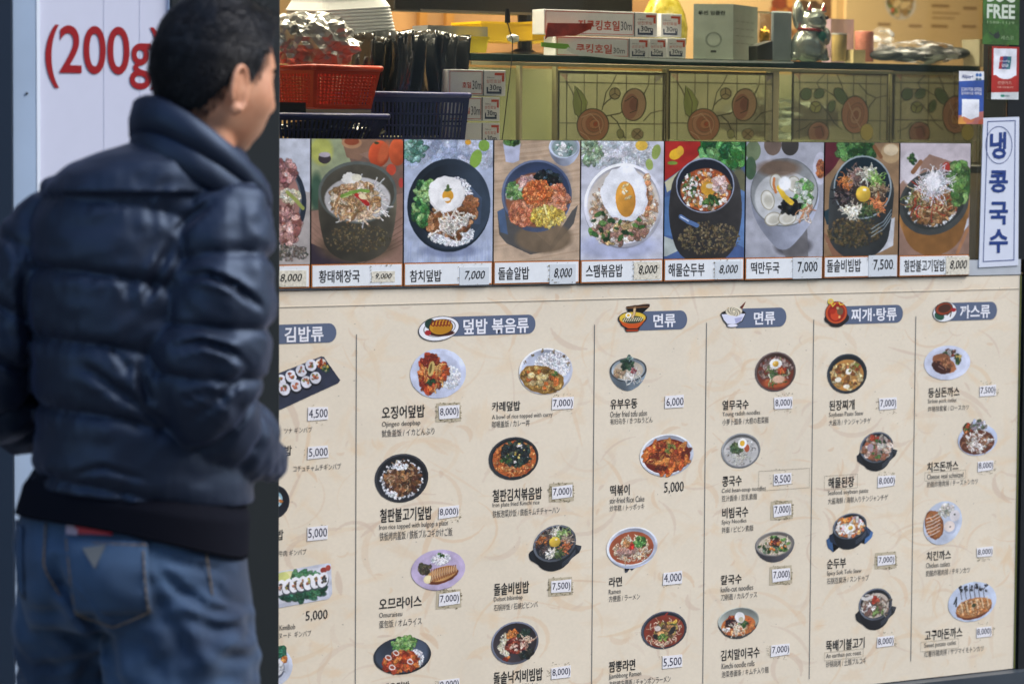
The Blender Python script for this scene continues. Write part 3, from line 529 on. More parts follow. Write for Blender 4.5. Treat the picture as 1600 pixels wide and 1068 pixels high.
# --- names and translations
TX = [('ツナ ギンパプ',444,667,488,676,1),('밥',445,695.5,456,711,0),('コチュチャムチギンパプ',458.5,725,533,735,1),('밥',433,827,443,843,0),('牛肉 ギンパプ',436,858,479,867.5,1),('KimBob',437,975,461.5,983,1),('ヌード  ギンパプ',436,985.5,486.5,995,1),
('오징어덮밥',597,633,664,653,0),('Ojingeo deopbap',597,657,657,667,1),('魷鱼盖饭 / イカどんぶり',597,669,679,680.5,1),('철판불고기덮밥',594,792,675,813.5,0),('Iron rice topped with bulgogi a plate',593,815.5,700,826,1),('铁板烤肉盖饭 / 鉄板ブルコギかけご飯',593.5,827,707,840.5,1),
('오므라이스',592.6,931.5,659,950,0),('Omuraiseu',592.6,955,628.6,963,1),('蛋包饭 / オムライス',592.6,966,659,978,1),('제육덮밥',598,1065,640,1083,0),
('카레덮밥',769,626.6,813,641.7,0),('A bowl of rice topped with curry',769,645.5,863.5,654.5,1),('咖喱盖饭 / カレー丼',769,656,828,666.5,1),('철판김치볶음밥',770,762,847,781.5,0),('Iron plate fried Kimchi rice',770,782.5,843,791.5,1),('铁板泡菜炒饭 / 鉄板キムチチャーハン',770,793.5,874.5,805,1),
('돌솥비빔밥',772,908.7,826.8,927.8,0),('Dolsot bibimbap',772,930,816.7,939,1),('石锅拌饭 / 石焼ビビンバ',772,941,840.4,951,1),('돌솥낙지비빔밥',771.5,1045.5,848,1065.5,0),('Dolsot octopus bibimbap',771,1068,841,1078,1),
('유부우동',954,623,996,638.3,0),('Order fried tofu udon',953.8,641,1011,650.5,1),('有妇乌冬 / きつねうどん',953.8,651.8,1020,661.5,1),('떡볶이',953.8,756.6,984,773.5,0),('stir-fried Rice Cake',953,775.3,1007,784.5,1),('炒年糕 / トッポッキ',953,787,1007,797,1),
('라면',952,900.5,972,915.8,0),('Ramen',951.5,919.6,970,927,1),('方便面 / ラーメン',951.5,928,1000,938,1),('짬뽕라면',951.5,1030.5,992.7,1048,0),('Jjambbong Ramen',951.5,1049.5,1002,1059.3,1),('海鲜辣方便面 / チャンポンラーメン',951.5,1058.5,1048,1070,1),
('열무국수',1129,624.4,1170,639.3,0),('Young radish noodles',1129,641.5,1187.8,650.5,1),('小萝卜面条 / 大根の若菜麺',1129,652.3,1201,662.3,1),('콩국수',1128.8,743,1159,759,0),('Cold bean-soup noodles',1128,760.5,1196.8,769.3,1),('豆汁面条 / 豆乳素麺',1128,772,1182.8,781.4,1),
('비빔국수',1128.8,791.5,1169.3,808.2,0),('Spicy Noodles',1128,810.3,1166.4,818.8,1),('拌面 / ビビン素麺',1128,821.2,1177,830.6,1),('칼국수',1126.6,896.8,1159,912,0),('knife-cut noodles',1126.6,914,1177,922.8,1),('刀削面 / カルグッス',1126.6,925.3,1183,935.2,1),
('김치말이국수',1126.6,1012,1187,1029,0),('Kimchi noodle rolls',1128,1033,1179,1042,1),('泡菜卷面条 / キムチ入り麺',1128,1044,1201,1054,1),
('된장찌개',1296,624.4,1335.4,640.4,0),('Soybean Paste Stew',1295.5,642.5,1349,651.6,1),('大酱汤 / テンジャンチゲ',1295.5,653.5,1360.8,663,1),('해물된장',1294.4,744.5,1334.8,761.3,0),('Seafood soybean paste',1294,764,1356.7,773,1),('大酱海鲜 / 海鲜入りテンジャンチゲ',1294,774.5,1387.5,784.3,1),
('순두부',1292.3,871.8,1322,887.4,0),('Spicy Soft Tofu Stew',1292.3,889.3,1346,898,1),('石锅豆腐汤 / スンドゥブ',1292.3,899.5,1357.7,909.3,1),('뚝배기불고기',1291,997,1351,1014.5,0),('An earthen pot roast',1291,1017.8,1345.6,1027,1),('砂锅烧烤 / 土鍋プルコギ',1291,1029,1353.5,1039,1),
('등심돈까스',1450.6,604.6,1499.4,619.8,0),('Sirloin pork cutlet',1450,622,1494.7,630.6,2),('炸猪排套餐 / ロースカツ',1450,632.8,1514,641.4,2),('치즈돈까스',1449,720.4,1497.6,735.4,0),('Cheese veal schnitzel',1448.7,738.5,1505.4,746.6,2),('奶酪炸猪肉排 / チーズトンカツ',1448.7,749.3,1528,758.4,2),
('치킨까스',1448,859.6,1486,874.4,0),('Chicken cutlets',1447,877.3,1484.6,885.5,2),('奶酪炸猪肉排 / チキンカツ',1447,887.6,1515.6,897.2,2),('고구마돈까스',1445.3,981.3,1503.7,997.6,0),('Sweet potato cutlet',1444.5,1001.5,1494,1011,2),('红薯炸猪肉排 / サツマイモトンカツ',1444.5,1012,1537,1021.3,2)]
for s_, a, b, c_, d, k in TX:
    ptext(s_, a, b, c_, d, -.0007, (m_ink, m_ink2, m_ink2)[k], bd, name=('dish_name', 'translation', 'translation')[k], bold=(.012 if k == 0 else 0))
# --- price stickers with torn residue around them
PR = [('4,500',481,636,513,656,0),('5,000',481,697,513,716,0),('5,000',480,822,512,843,0),('8,000',686,634,717.5,653.5,2),('8,000',685.5,791,717,808.6,1),('7,000',686,926,718,944.5,2),('9,000',686,1060,718,1078,1),
('7,000',862.5,621,896,639.5,1),('7,000',862.7,759,894,778,2),('7,500',861.5,906.7,892,925,2),('8,000',861.5,1041,892,1058.6,1),('6,000',1039.7,618.5,1069,637,0),('4,000',1036,892.6,1066,911.8,0),('5,500',1035,1024,1066,1043,0),
('8,000',1210,621,1238.4,638.5,1),('8,500',1208.7,739,1236,757.5,3),('7,000',1208.7,787,1236,806,2),('7,000',1207,888.6,1235,907.2,2),('7,000',1205,1006,1234,1023.6,1),('7,000',1374,621.3,1401,639.7,1),('8,000',1372,743,1399,760,1),('7,000',1371.6,867,1398,882.5,2),('8,000',1370.5,993.5,1397,1010,1),
('7,500',1531,602,1556,618.3,1),('8,000',1528,719.7,1552.5,735.3,1),('8,000',1526.7,855,1551.5,869.2,1),('8,000',1525.6,978.6,1549.6,994.6,1)]
fl = MB(); m_res = mat('glue_residue', (140,130,102), .8, nz=.3, nscale=400); m_res2 = mat('glue_stain', (194,182,156), .8)
fs = MB()
for s_, a, b, c_, d, q in PR:
    R = rect(a, b, c_, d, -.0012); jt = [rr.uniform(-.0012, .0012) for _ in range(8)]
    V = [(R[0]+jt[0],-.0012,R[1]+jt[1]),(R[2]+jt[2],-.0012,R[1]+jt[3]+.001),(R[2]+jt[4],-.0012,R[3]+jt[5]+.001),(R[0]+jt[6],-.0012,R[3]+jt[7])]
    V = V+[(x, -.0008, z) for x, _, z in V]
    st = obj('price_sticker', V, [(0,1,2,3),(0,4,5,1),(1,5,6,2),(2,6,7,3),(3,7,4,0)], m_st, bd)
    w = c_-a; closed = q and s_ != '8,500'
    ptext(s_+(')' if closed else ''), a+w*.06, b+(d-b)*.13, c_-w*.03, d-(d-b)*.1, -.0015, m_stink, st, name='digits')
    sides = rr.sample((0, 1, 2, 3, 1, 3), 2 if q < 2 else 4)
    for _ in range((4, 24, 64, 22)[q]):
        e = rr.choice(sides); t = rr.random()
        mg = rr.uniform(1.0, 5.5 if q == 2 else 7)
        x, y = ((a-mg, b+(d-b)*t), (a+w*t, b-mg), (c_+mg*.6, b+(d-b)*t), (a+w*t, d+mg))[e]
        o_ = P(x, y, -.0006); r = rr.uniform(.0006, .0022 if q == 2 else .0013); n = 5; an = rr.uniform(0, 6)
        pts = [(o_[0]+r*1.8*rr.uniform(.4, 1)*math.cos(an+6.283*i/n), -.0006-rr.random()*.0002, o_[2]+r*rr.uniform(.4, 1)*math.sin(an+6.283*i/n)) for i in range(n)]
        (fl if rr.random() < .8 else fs).add(pts, [tuple(range(n))])
    if q == 2:
        o2 = rect(a-5, b-5, c_+3, d+5, -.0004); fs.add([(o2[0],-.0004,o2[1]),(o2[2],-.0004,o2[1]),(o2[2]-.002,-.0004,o2[3]),(o2[0]+.001,-.0004,o2[3])], [(0,1,2,3)])
fl.obj('glue_residue', m_res, bd, kind='stuff'); fs.obj('glue_stain', m_res2, bd, kind='stuff')
ptext('5,000', 478, 952.5, 512, 969.5, -.0007, m_ink, bd, name='digits'); ptext('5,000', 1038, 752, 1068.5, 770.5, -.0007, m_ink, bd, name='digits')
def boxline(name, x0, y0, x1, y1, m, w=.0006):
    R = rect(x0, y0, x1, y1, -.0009); b = MB()
    for A in ((R[0],R[2],R[1],R[1]+w),(R[0],R[2],R[3]-w,R[3]),(R[0],R[0]+w,R[1]+w,R[3]-w),(R[2]-w,R[2],R[1]+w,R[3]-w)):
        b.add([(A[0],-.0009,A[2]),(A[1],-.0009,A[2]),(A[1],-.0009,A[3]),(A[0],-.0009,A[3])], [(0,1,2,3)])
    b.obj(name, m, bd)
m_bl = mat('sticker_edge', (150,140,120), .6)
for q in ((1288,741.5,1340,763.2),(1288.3,1015.5,1349,1028.5),(1444.8,735.5,1509,748.8),(1438.5,999.5,1498,1014.5),(1185.5,733,1265,764)): boxline('sticker_outline', *q, m_bl)

# ================================================================== FOOD POSTERS on the glass
m_cap = mat('caption_white', (232,236,238), .38, nz=.03, nscale=60); m_or = mat('orange_border', (190,118,60), .45); m_tape = mat('price_tape', (214,220,224), .3); m_tape2 = mat('price_tape_worn', (222,216,198), .4, nz=.15, nscale=200)
m_hand = mat('marker_ink', (22,22,24), .35)
XB = [434,485.5,630.5,771,907,1037.5,1164.5,1287.5,1405,1516.5]
YT = lambda x: 217+(x-486)*.0072; YM = lambda x: 412.5-(x-486)*.0150; YB = lambda x: 450-(x-486)*.0195
def q_1(p):
    p.poly([(400,200),(490,200),(490,440),(400,440)],(176,168,164)); p.poly([(430,215),(486,215),(486,300),(430,290)],(196,202,216)); p.ell(425,315,55,68,(40,50,64),-4).ell(423,313,49,61,(96,104,112),-4).ell(422,312,47,59,(170,120,110),-4); p.scat(440,270,22,16,60,5,[(176,120,120),(150,90,90),(190,140,136)],2); p.scat(445,350,22,30,80,5,[(180,130,124),(206,160,150),(140,84,76)],1.8); p.scat(452,306,16,12,50,2.5,[(220,214,196),(206,196,160)],2); p.line([(448,300),(462,312),(474,325)],6,(160,170,80)); p.scat(450,395,34,12,200,1.6,[(120,110,100),(90,84,74),(150,140,130)],1.6)
def q_2(p):
    p.poly([(480,210),(640,210),(640,420),(480,420)],(120,92,78)); p.poly([(480,210),(530,210),(550,260),(520,300),(480,330)],(150,160,120)); p.ell(500,235,18,22,(176,180,84),soft=6).ell(492,300,10,30,(60,90,70),soft=5); p.ell(505,247,10,8,(60,50,54)).ell(505,241,9,4,(170,160,170)); p.poly([(530,210),(600,210),(560,250),(540,245)],(140,104,80)); p.ell(548,222,16,9,(180,130,90)).ell(548,220,12,6,(150,70,40))
    p.poly([(560,240),(640,215),(640,250),(600,260)],(150,116,96)); p.ell(592,239,17,21,(206,76,36),10,grad=(-.15,-.2)).ell(600,236,8,18,(226,110,60),20,a=.6,soft=3).ell(622,236,14,22,(210,84,40),0,grad=(-.1,-.2)).ell(612,264,8,9,(206,70,44)).ell(628,285,4,8,(190,60,50)); p.ell(588,222,4,2,(60,70,40))
    p.poly([(480,330),(640,300),(640,420),(480,420)],(150,114,96))
    for i in range(11): p.line([(490+i*6,420+i*0),(560+i*14,330+i*2)],1.2,(104,74,60),.8); p.line([(480,340+i*9),(560,420+i*4)],1,(120,90,74),.6)
    p.poly([(480,378),(560,412),(560,420),(480,420)],(58,48,60)); p.ell(556,385,62,26,(96,78,58),0,a=.8,soft=9)
    for i in range(22): t = i/21; p.ell(558,312+58*t,63*(1-.13*t*t),46-6*t,np.array((104,98,80))*(1-.35*t),0,grad=(.16,-.02))
    p.scat(560,372,52,22,260,1.2,[(120,100,60),(90,74,44),(150,128,84)],1.6,hi=.1,a=.5)
    p.ell(558,300,63,49,(92,98,92),0).ell(558,301,59,45,(74,70,58),0,grad=(0,-.1)).ell(558,311,53,35,(196,192,190),0,soft=2); p.str(558,312,48,30,120,22,2.2,[(226,220,214),(206,200,196),(236,232,226)],.8); p.scat(556,312,38,26,90,4.5,[(176,130,80),(206,170,130),(226,204,176),(150,104,60)],1.9); p.str(556,314,38,26,50,20,3,[(196,150,100),(226,196,160),(150,110,70)],1)
    p.ell(545,278,13,9,(240,236,226),0,wob=.15).ell(556,277,8,6,(232,226,200)); p.line([(532,306),(545,301),(562,297),(575,298)],5,(120,160,60)); p.line([(535,308),(548,303)],2,(176,196,110)); p.line([(556,304),(566,312),(574,319)],6,(190,34,30)); p.ell(566,307,7,4,(226,206,160),20)
def q_3(p):
    p.poly([(625,210),(775,210),(775,420),(625,420)],(176,188,214)); p.scat(700,235,75,25,60,9,[(206,212,232),(190,200,224),(160,176,210)],1.6,hi=.1,a=.5); p.scat(645,232,18,18,60,3.4,[(90,140,120),(130,170,160),(60,110,96)],1.7); p.ell(744,247,9,15,(130,170,60),20).ell(757,226,9,9,(120,160,60)).ell(731,221,5,4,(226,160,40))
    for i in range(60): x = p.r.uniform(630,770); p.line([(x,380+p.r.uniform(-5,25)),(x+p.r.uniform(-3,3),418)],1.2,(150,166,206),.5)
    p.ell(703,392,48,10,(120,132,168),0,a=.7,soft=5); p.ell(701,321,67,73,(30,42,54)).ell(702,318,66,71,(44,56,70),grad=(.3,.1)).ell(704,317,58,62,(38,48,60),grad=(.5,0))
    for i in range(7): p.line([(720+i*3,275+i*3),(745+i*1.5,310),(742+i*1.5,350)],1,(90,112,150),.4)
    p.scat(705,366,36,18,330,2.4,RICE,1.5); p.scat(712,310,28,34,200,2.4,RICE,1.5); p.scat(703,345,34,24,90,5,[(150,92,50),(120,70,38),(176,116,70),(190,136,90)],1.8,hi=.5); p.scat(735,325,9,18,20,4.6,[(140,84,48),(170,110,66)],1.6)
    p.str(705,345,32,20,34,24,3.2,[(236,226,214),(226,214,200)],1.6); p.scat(655,318,9,34,110,4,[(60,120,56),(100,160,84),(40,90,50),(140,180,110)],1.8); p.scat(668,298,10,14,40,3.6,[(110,160,80),(150,190,120)],1.8)
    p.ell(697,303,29,28,(226,222,220),0,wob=.06).ell(696,301,28,27,(240,238,236),0,wob=.06); p.ell(699,305,9,9,(228,160,40)).ell(699,313,5,4,(220,150,50)).ell(697,311,6,3,(240,236,230)); p.ell(699,296,6,2.4,(90,110,60),-10).ell(699,292,2.5,4.5,(80,104,54))
def q_4(p):
    p.poly([(765,210),(912,210),(912,420),(765,420)],(196,168,140))
    for i in range(50): y = p.r.uniform(215,415); p.line([(765,y),(840,y-8),(912,y-20)],p.r.uniform(1,4),(176,146,116),.4)
    p.ell(796,225,18,6,(150,130,110),0,a=.6).poly([(783,222),(811,222),(809,250),(800,254),(788,252)],(186,190,216)).ell(797,221,14,7,(100,130,80)); p.scat(797,217,11,6,30,3,GRN,1.6); p.bowl(882,228,25,19,20,(186,196,220),(196,206,230),(180,190,210),(140,160,160)); p.scat(880,232,15,9,26,2.6,[(90,130,120),(206,210,210),(130,160,150)],1.8)
    p.poly([(775,330),(790,322),(860,385),(895,330),(905,320),(898,350),(862,392),(828,398),(790,380),(778,366)],(84,82,80)); p.poly([(775,330),(786,324),(792,366),(780,362)],(74,96,130)); p.ell(850,372,46,24,(120,100,76),0,a=.9,soft=5)
    p.bowl(838,303,56.5,54,12,(96,112,150),(92,104,132),(60,74,104),tap=.12,inn=.94); p.ell(848,280,40,26,(54,74,120),0,a=.5,soft=12); p.ell(838,312,50,43,(150,90,60),soft=3)
    p.scat(853,281,22,13,80,3.2,BLK+[(60,80,96)],2); p.scat(802,298,13,12,60,3,[(90,140,70),(130,176,100),(200,210,190)],1.8); p.scat(822,284,12,9,50,3,[(214,160,150),(226,180,170),(200,140,130)],1.5)
    p.scat(818,333,24,18,120,3.6,[(206,120,80),(226,150,110),(190,100,66)],1.6); p.scat(872,310,17,22,120,3.2,[(222,130,90),(236,160,120),(206,110,70)],1.5); p.scat(856,338,26,15,150,3,[(232,196,80),(240,212,110),(216,176,60)],1.6); p.scat(839,301,23,20,330,2.4,[(222,112,50),(236,140,76),(206,92,40)],1.2); p.line([(850,320),(854,334)],3,(240,226,150))
def q_5(p):
    p.poly([(900,210),(1045,210),(1045,420),(900,420)],(198,200,214)); p.scat(960,235,62,26,150,6,[(214,216,226),(186,196,204),(226,226,230)],1.7,a=.6); p.scat(922,235,18,22,60,3,[(130,160,120),(170,190,160)],1.7); p.ell(1002,226,10,8,(232,186,60)); p.ell(1026,236,7,12,(150,170,80),15).ell(1015,256,6,9,(160,180,90),-10); p.ell(965,385,66,20,(170,176,206),soft=9)
    p.bowl(974,320,64,66,6,(180,182,204),(214,214,226),(196,196,208),tap=.05,inn=.93); p.ell(974,320,58,58,(206,196,186),soft=3); p.scat(974,328,54,50,520,2.6,[(226,206,180),(206,176,140),(196,150,120),(236,226,210),(176,136,104)],1.6); p.scat(965,358,46,22,120,4,[(190,140,120),(226,210,196),(206,170,110),(150,110,90)],1.5); p.scat(960,352,44,24,26,3.2,GRN,1.8); p.scat(1012,305,10,34,60,3,[(214,140,90),(226,190,150)],1.4)
    p.ell(976,303,37,43,(222,224,234),-8,wob=.07).ell(974,301,36,42,(238,240,246),-8,wob=.07).ell(974,266,7,6,(238,240,246)); p.ell(977,311,16,28,(214,134,34),-4).ell(976,311,15,27.5,(230,156,50),-4,grad=(-.1,-.12)); p.scat(978,300,7,14,10,1.8,[(255,226,160),(250,240,220)],1.8,a=.7)
def q_6(p):
    p.poly([(1030,210),(1170,210),(1170,425),(1030,425)],(70,96,150)); p.poly([(1030,210),(1095,210),(1095,240),(1036,282),(1030,282)],(176,34,28)); p.ell(1053,240,11,8,(230,176,30),-30).ell(1060,235,6,8,(226,170,40)).ell(1048,254,8,3,(120,150,50)); p.poly([(1095,238),(1110,232),(1110,250),(1040,300),(1036,284)],(190,186,150))
    p.scat(1134,236,38,22,150,7,[(46,112,46),(80,150,72),(28,84,40),(110,176,100)],1.5); p.ell(1155,290,16,28,(110,110,80),0,soft=4); p.poly([(1030,310),(1060,300),(1060,370),(1030,366)],(76,116,170)); p.poly([(1145,290),(1168,300),(1168,390),(1150,380)],(90,126,180)); p.poly([(1030,366),(1074,384),(1040,400),(1030,400)],(170,180,176))
    for i in range(24): t = i/23; p.ell(1102,300+70*t,56*(1-.1*t*t)+4*math.sin(3*t),52-8*t,np.array((58,56,56))*(1.1-.25*t),0,grad=(.1,0))
    p.scat(1108,372,50,26,420,1.3,[(130,110,70),(96,82,54),(160,140,96)],1.7,hi=.1,a=.55); p.line([(1062,338),(1074,346),(1088,352)],7,(84,116,170)); p.line([(1062,338),(1074,345)],2,(200,214,240))
    p.ell(1101,289,47,43.5,(150,160,184)).ell(1101,289.5,45,41.5,(30,34,46)).ell(1102,296,41,34,(170,80,40),soft=2); p.scat(1102,296,39,32,260,2.6,[(214,120,50),(230,160,80),(236,216,200),(190,86,40),(240,230,224),(110,100,60)],1.5); p.scat(1078,290,15,20,70,1.6,WHT+GRN,1.4); p.ell(1106,294,12,11,(222,160,40)).ell(1108,290,6,4,(240,226,190)); p.scat(1125,288,10,14,26,3,[(226,196,190),(206,160,150)],1.6); p.scat(1110,312,14,6,14,2.6,GRN,2)
def q_7(p):
    p.poly([(1160,210),(1292,210),(1292,420),(1160,420)],(166,168,180)); p.ell(1205,225,14,17,(110,92,80)).ell(1233,226,14,16,(62,58,54)).ell(1174,235,12,16,(110,126,90)).ell(1170,262,9,18,(70,100,70)); p.ell(1283,262,12,26,(190,190,206)).ell(1284,264,7,14,(176,110,70)); p.scat(1283,262,6,12,24,2.6,[(190,110,60),(150,80,50)],1.5); p.ell(1240,385,30,16,(88,86,92),0,soft=5); p.poly([(1215,380),(1262,345),(1265,405),(1230,405)],(104,102,104),.8)
    for i in range(24): t = i/23; p.ell(1226-2*t,305+52*t,55*(1-.55*t*t),48*(1-.3*t),np.array((166,172,192))*(1.06-.2*t),0,grad=(.16,0))
    p.ell(1225,300,55,54,(110,114,118)).ell(1225,300,53,52,(150,154,156),grad=(.1,.25)).ell(1225,309,48,42,(190,192,194),soft=2); p.ell(1215,262,34,13,(110,84,64),0,a=.8,soft=6)
    for x, y, a, b in ((1198,312,11,16),(1212,285,11,15),(1240,287,11,13),(1207,342,14,11),(1230,340,15,12)): p.ell(x,y,a,b,(150,140,110),-15,a=.8).ell(x,y,a-1.5,b-1.5,(214,212,202),-15).ell(x+1,y+1,a*.6,b*.6,(190,186,170),-15,soft=3)
    p.scat(1256,300,14,24,70,3.4,[(90,150,70),(130,180,110),(206,216,200)],1.8); p.scat(1235,322,14,9,90,3,BLK,2.2); p.line([(1216,292),(1224,306),(1236,316)],8,(230,186,40)); p.line([(1208,278),(1207,288),(1211,300)],4,(206,120,60)); p.ell(1225,286,10,11,(236,238,240),0,soft=3); p.line([(1258,330),(1250,345)],4,(206,140,90)); p.str(1258,332,9,12,14,14,2,[(226,206,190),(206,140,100)])
def q_8(p):
    p.poly([(1282,215),(1410,215),(1410,425),(1282,425)],(150,118,84)); p.poly([(1282,215),(1330,215),(1300,262),(1282,280)],(96,34,44)); p.scat(1335,232,28,15,110,5,[(60,110,50),(90,140,70),(40,84,40)],1.7); p.ell(1392,238,16,16,(176,146,104)).ell(1392,233,12,9,(206,186,150)); p.line([(1365,228),(1376,244)],6,(130,84,50)); p.poly([(1290,380),(1400,340),(1398,385),(1370,398),(1310,398)],(198,200,206)); p.poly([(1284,330),(1300,322),(1306,352),(1290,350)],(34,60,70)); p.poly([(1282,360),(1312,385),(1316,400),(1300,400)],(140,96,70))
    for i in range(24): t = i/23; p.ell(1346-4*t,300+62*t,52*(1-.06*t*t),50-6*t,np.array((58,62,62))*(1.05-.15*t),0,grad=(-.1,0))
    p.scat(1335,362,44,24,460,1.4,[(130,104,60),(90,76,46),(110,96,60),(60,58,44)],1.8,hi=.1,a=.6)
    for k in range(3): p.line([(1362,358+k*6),(1382,346+k*6),(1394,328+k*6)],1.6,(160,180,190),.7)
    p.ell(1347,292,47,50,(150,164,170),0).ell(1347,292,44.5,47.5,(24,42,52),0).ell(1345,300,41,38,(60,50,44),soft=2)
    for pal, x, y, a, b in (([(206,110,50),(226,140,70)],1322,284,13,10),([(140,110,100),(176,150,136),(110,84,76)],1338,272,10,13),([(226,224,206),(190,190,170)],1354,272,9,12),([(120,170,70),(160,200,110)],1369,282,11,10),([(150,120,90),(96,76,60),(190,166,130)],1375,299,13,10),([(214,110,56),(230,140,80)],1369,320,12,10),([(50,76,50),(84,104,60)],1353,328,10,9),([(226,216,190),(240,236,214)],1330,327,13,9),([(60,54,56),(110,96,90),(30,28,32)],1315,305,14,11)):
        p.str(x,y,a,b,40,13,1.7,pal,.9); p.scat(x,y,a*.8,b*.8,18,2,pal,1.8)
    p.ell(1348,303,12,12,(190,150,40)).ell(1348,301,11.5,11,(230,186,56),grad=(-.12,-.2)).ell(1350,296,3,2,(255,250,220)); 
def q_9(p):
    p.poly([(1400,218),(1520,218),(1520,420),(1400,420)],(150,116,98)); p.poly([(1400,218),(1520,218),(1520,262),(1450,240),(1400,290)],(196,184,190)); p.ell(1420,262,16,26,(214,206,212),0,soft=3); p.scat(1424,248,6,10,14,2.4,GRN,1.6); p.line([(1424,268),(1436,252)],7,(150,100,66)); p.line([(1470,396),(1500,366)],6,(120,60,50)); p.line([(1498,396),(1514,360)],5,(176,120,80)); p.poly([(1495,365),(1516,340),(1516,352),(1505,366)],(206,206,214))
    for i in range(10): p.ell(1460,330+i*2.6,59-i*1.0,46,(176-i*4,120-i*3,62-i*2),-22)
    p.ell(1459,316,58,50,(70,74,72),-25,grad=(.1,0)).ell(1459,313,52,44,(52,56,54),-25); p.scat(1455,320,42,34,260,2.4,[(222,222,224),(236,236,238)],1.4); p.scat(1455,320,37,31,230,2.8,[(150,106,60),(126,84,46),(176,130,80),(110,76,44)],1.9); p.str(1455,308,38,30,100,22,1.7,[(206,170,120),(226,196,150),(150,100,60),(190,60,40),(140,150,80)],1)
    p.scat(1500,285,14,32,150,5,[(96,140,66),(134,170,96),(64,104,50)],1.6); p.ell(1478,260,6,8,(176,50,40)); p.str(1459,285,18,20,130,24,1.3,[(244,240,244),(226,222,230)],1.2); p.ell(1457,282,12,14,(240,238,242),0,soft=5,a=.9)
POST = [(q_1,None,(),('8,000',438,427.4,472,441.5,1),'pink sliced meat in a dark pan, half hidden by the pillar'),
(q_2,'황태해장국',(498.4,421.6,562.3,441.5),('9,000',587,427,612,436.5,1),'pollack soup in a brown earthen bowl with red peppers behind'),
(q_3,'참치덮밥',(640.7,421.6,690,440.3),('7,000',726,422.7,757.8,438,1),'rice with a white egg and greens in a black bowl'),
(q_4,'돌솥알밥',(778.7,416.8,827,436.7),('8,000',866,418.5,894,435.6,1),'orange fish roe rice in a blue bowl on a wooden table'),
(q_5,'스팸볶음밥',(915.7,413,973,433),('8,000',998,414,1027,429.5,1),'fried rice under a large fried egg in a white bowl'),
(q_6,'해물순두부',(1044.5,411,1101,431.7),('8,000',1124.4,413.5,1153,429,1),'bubbling red tofu stew in a black pot beside lettuce'),
(q_7,'떡만두국',(1173.6,409,1217.8,427.5),('7,000',1246.6,408.5,1277.5,426.8,0),'dumpling and rice cake soup in a steel bowl'),
(q_8,'돌솥비빔밥',(1292.3,404.8,1345.5,425),('7,500',1365,405,1395.5,423.4,0),'mixed rice with vegetables round an egg yolk in a stone pot'),
(q_9,'철판불고기덮밥',(1412.6,405.4,1476.4,424.4),('8,000',1484.6,406.2,1511,421.9,1),'beef on a hot iron plate with lettuce, last on the right')]
for i, (fn, nm, nb, pr, lb) in enumerate(POST):
    xa_, xb_ = XB[i], XB[i+1]; xm = (xa_+xb_)/2; y0 = -.0065
    t = thing('food_poster', 'framed food poster showing '+lb, 'poster', tuple(P(xm, YB(xm), y0)), 'food posters in a row along the window bottom')
    yt, ym, yb = YT(xm), YM(xm), YB(xm)+rr.uniform(-.6, .8)
    pic = Pic(xa_-1, yt-1, xb_+1, ym+1, k=2.4, bg=(150,140,130), seed=60+i); fn(pic); pic.a[..., 3] = 1; pic.grain(.05)
    RR = rect(xa_+.9, yt, xb_-.9, yb, y0); RB = (RR[0], RR[1], RR[2], RR[3])
    slab('backing', RB[0]-.0008, RB[2]+.0008, y0+.0016, y0+.0045, RB[1]-.0008, RB[3]+.0008, mat('poster_backing', (46,42,40), .6), t)
    R1 = rect(xa_+1.2, yt, xb_-1.2, ym, y0); sheet('photo_print', R1, y0, imgmat('print_poster', pic.a[..., :3], .3, coat=.25), t, .0015)
    R2 = (R1[0], RR[1], R1[2], R1[1]-.0006); sheet('border', R2, y0, m_or, t, .0015)
    cs = sheet('caption_strip', (R2[0]+.0022, R2[1]+.0022, R2[2]-.0022, R2[3]-.0022), y0-.0007, m_cap, t, .0006)
    if nm: ptext(nm, *nb, y0-.0011, m_ink, cs, name='dish_name', bold=.012)
    w = pr[3]-pr[1]; h = pr[4]-pr[2]
    ps = sheet('price_sticker', rect(pr[1]-w*.25, pr[2]-h*.35, min(pr[3]+w*.2, xb_-2), pr[4]+h*.45, y0-.0013), y0-.0013, m_tape2 if i in (0, 1, 4, 8) else m_tape, t, .0005)
    ptext(pr[0], *pr[1:5], y0-.0017, m_hand, ps, name='digits', shear=.22*pr[5], bold=.006)
    fk = MB()
    for _ in range(26 if i in (0, 1, 3, 4, 5) else 12):
        x = rr.choice((pr[1]-w*.3, rr.uniform(pr[1]-w*.3, pr[3]+4))); y = rr.choice((yb-2, ym+3, rr.uniform(ym+2, yb-2))) if x > pr[1]-w*.2 else rr.uniform(ym+3, yb-3)
        o_ = P(x, y, y0-.0019); r = rr.uniform(.0006, .0016); fk.add([(o_[0]+r*2*rr.uniform(.3, 1)*math.cos(6.28*k/5), y0-.0019, o_[2]+r*rr.uniform(.3, 1)*math.sin(6.28*k/5)) for k in range(5)], [(0,1,2,3,4)])
    fk.obj('glue_residue', m_res, t, kind='stuff')

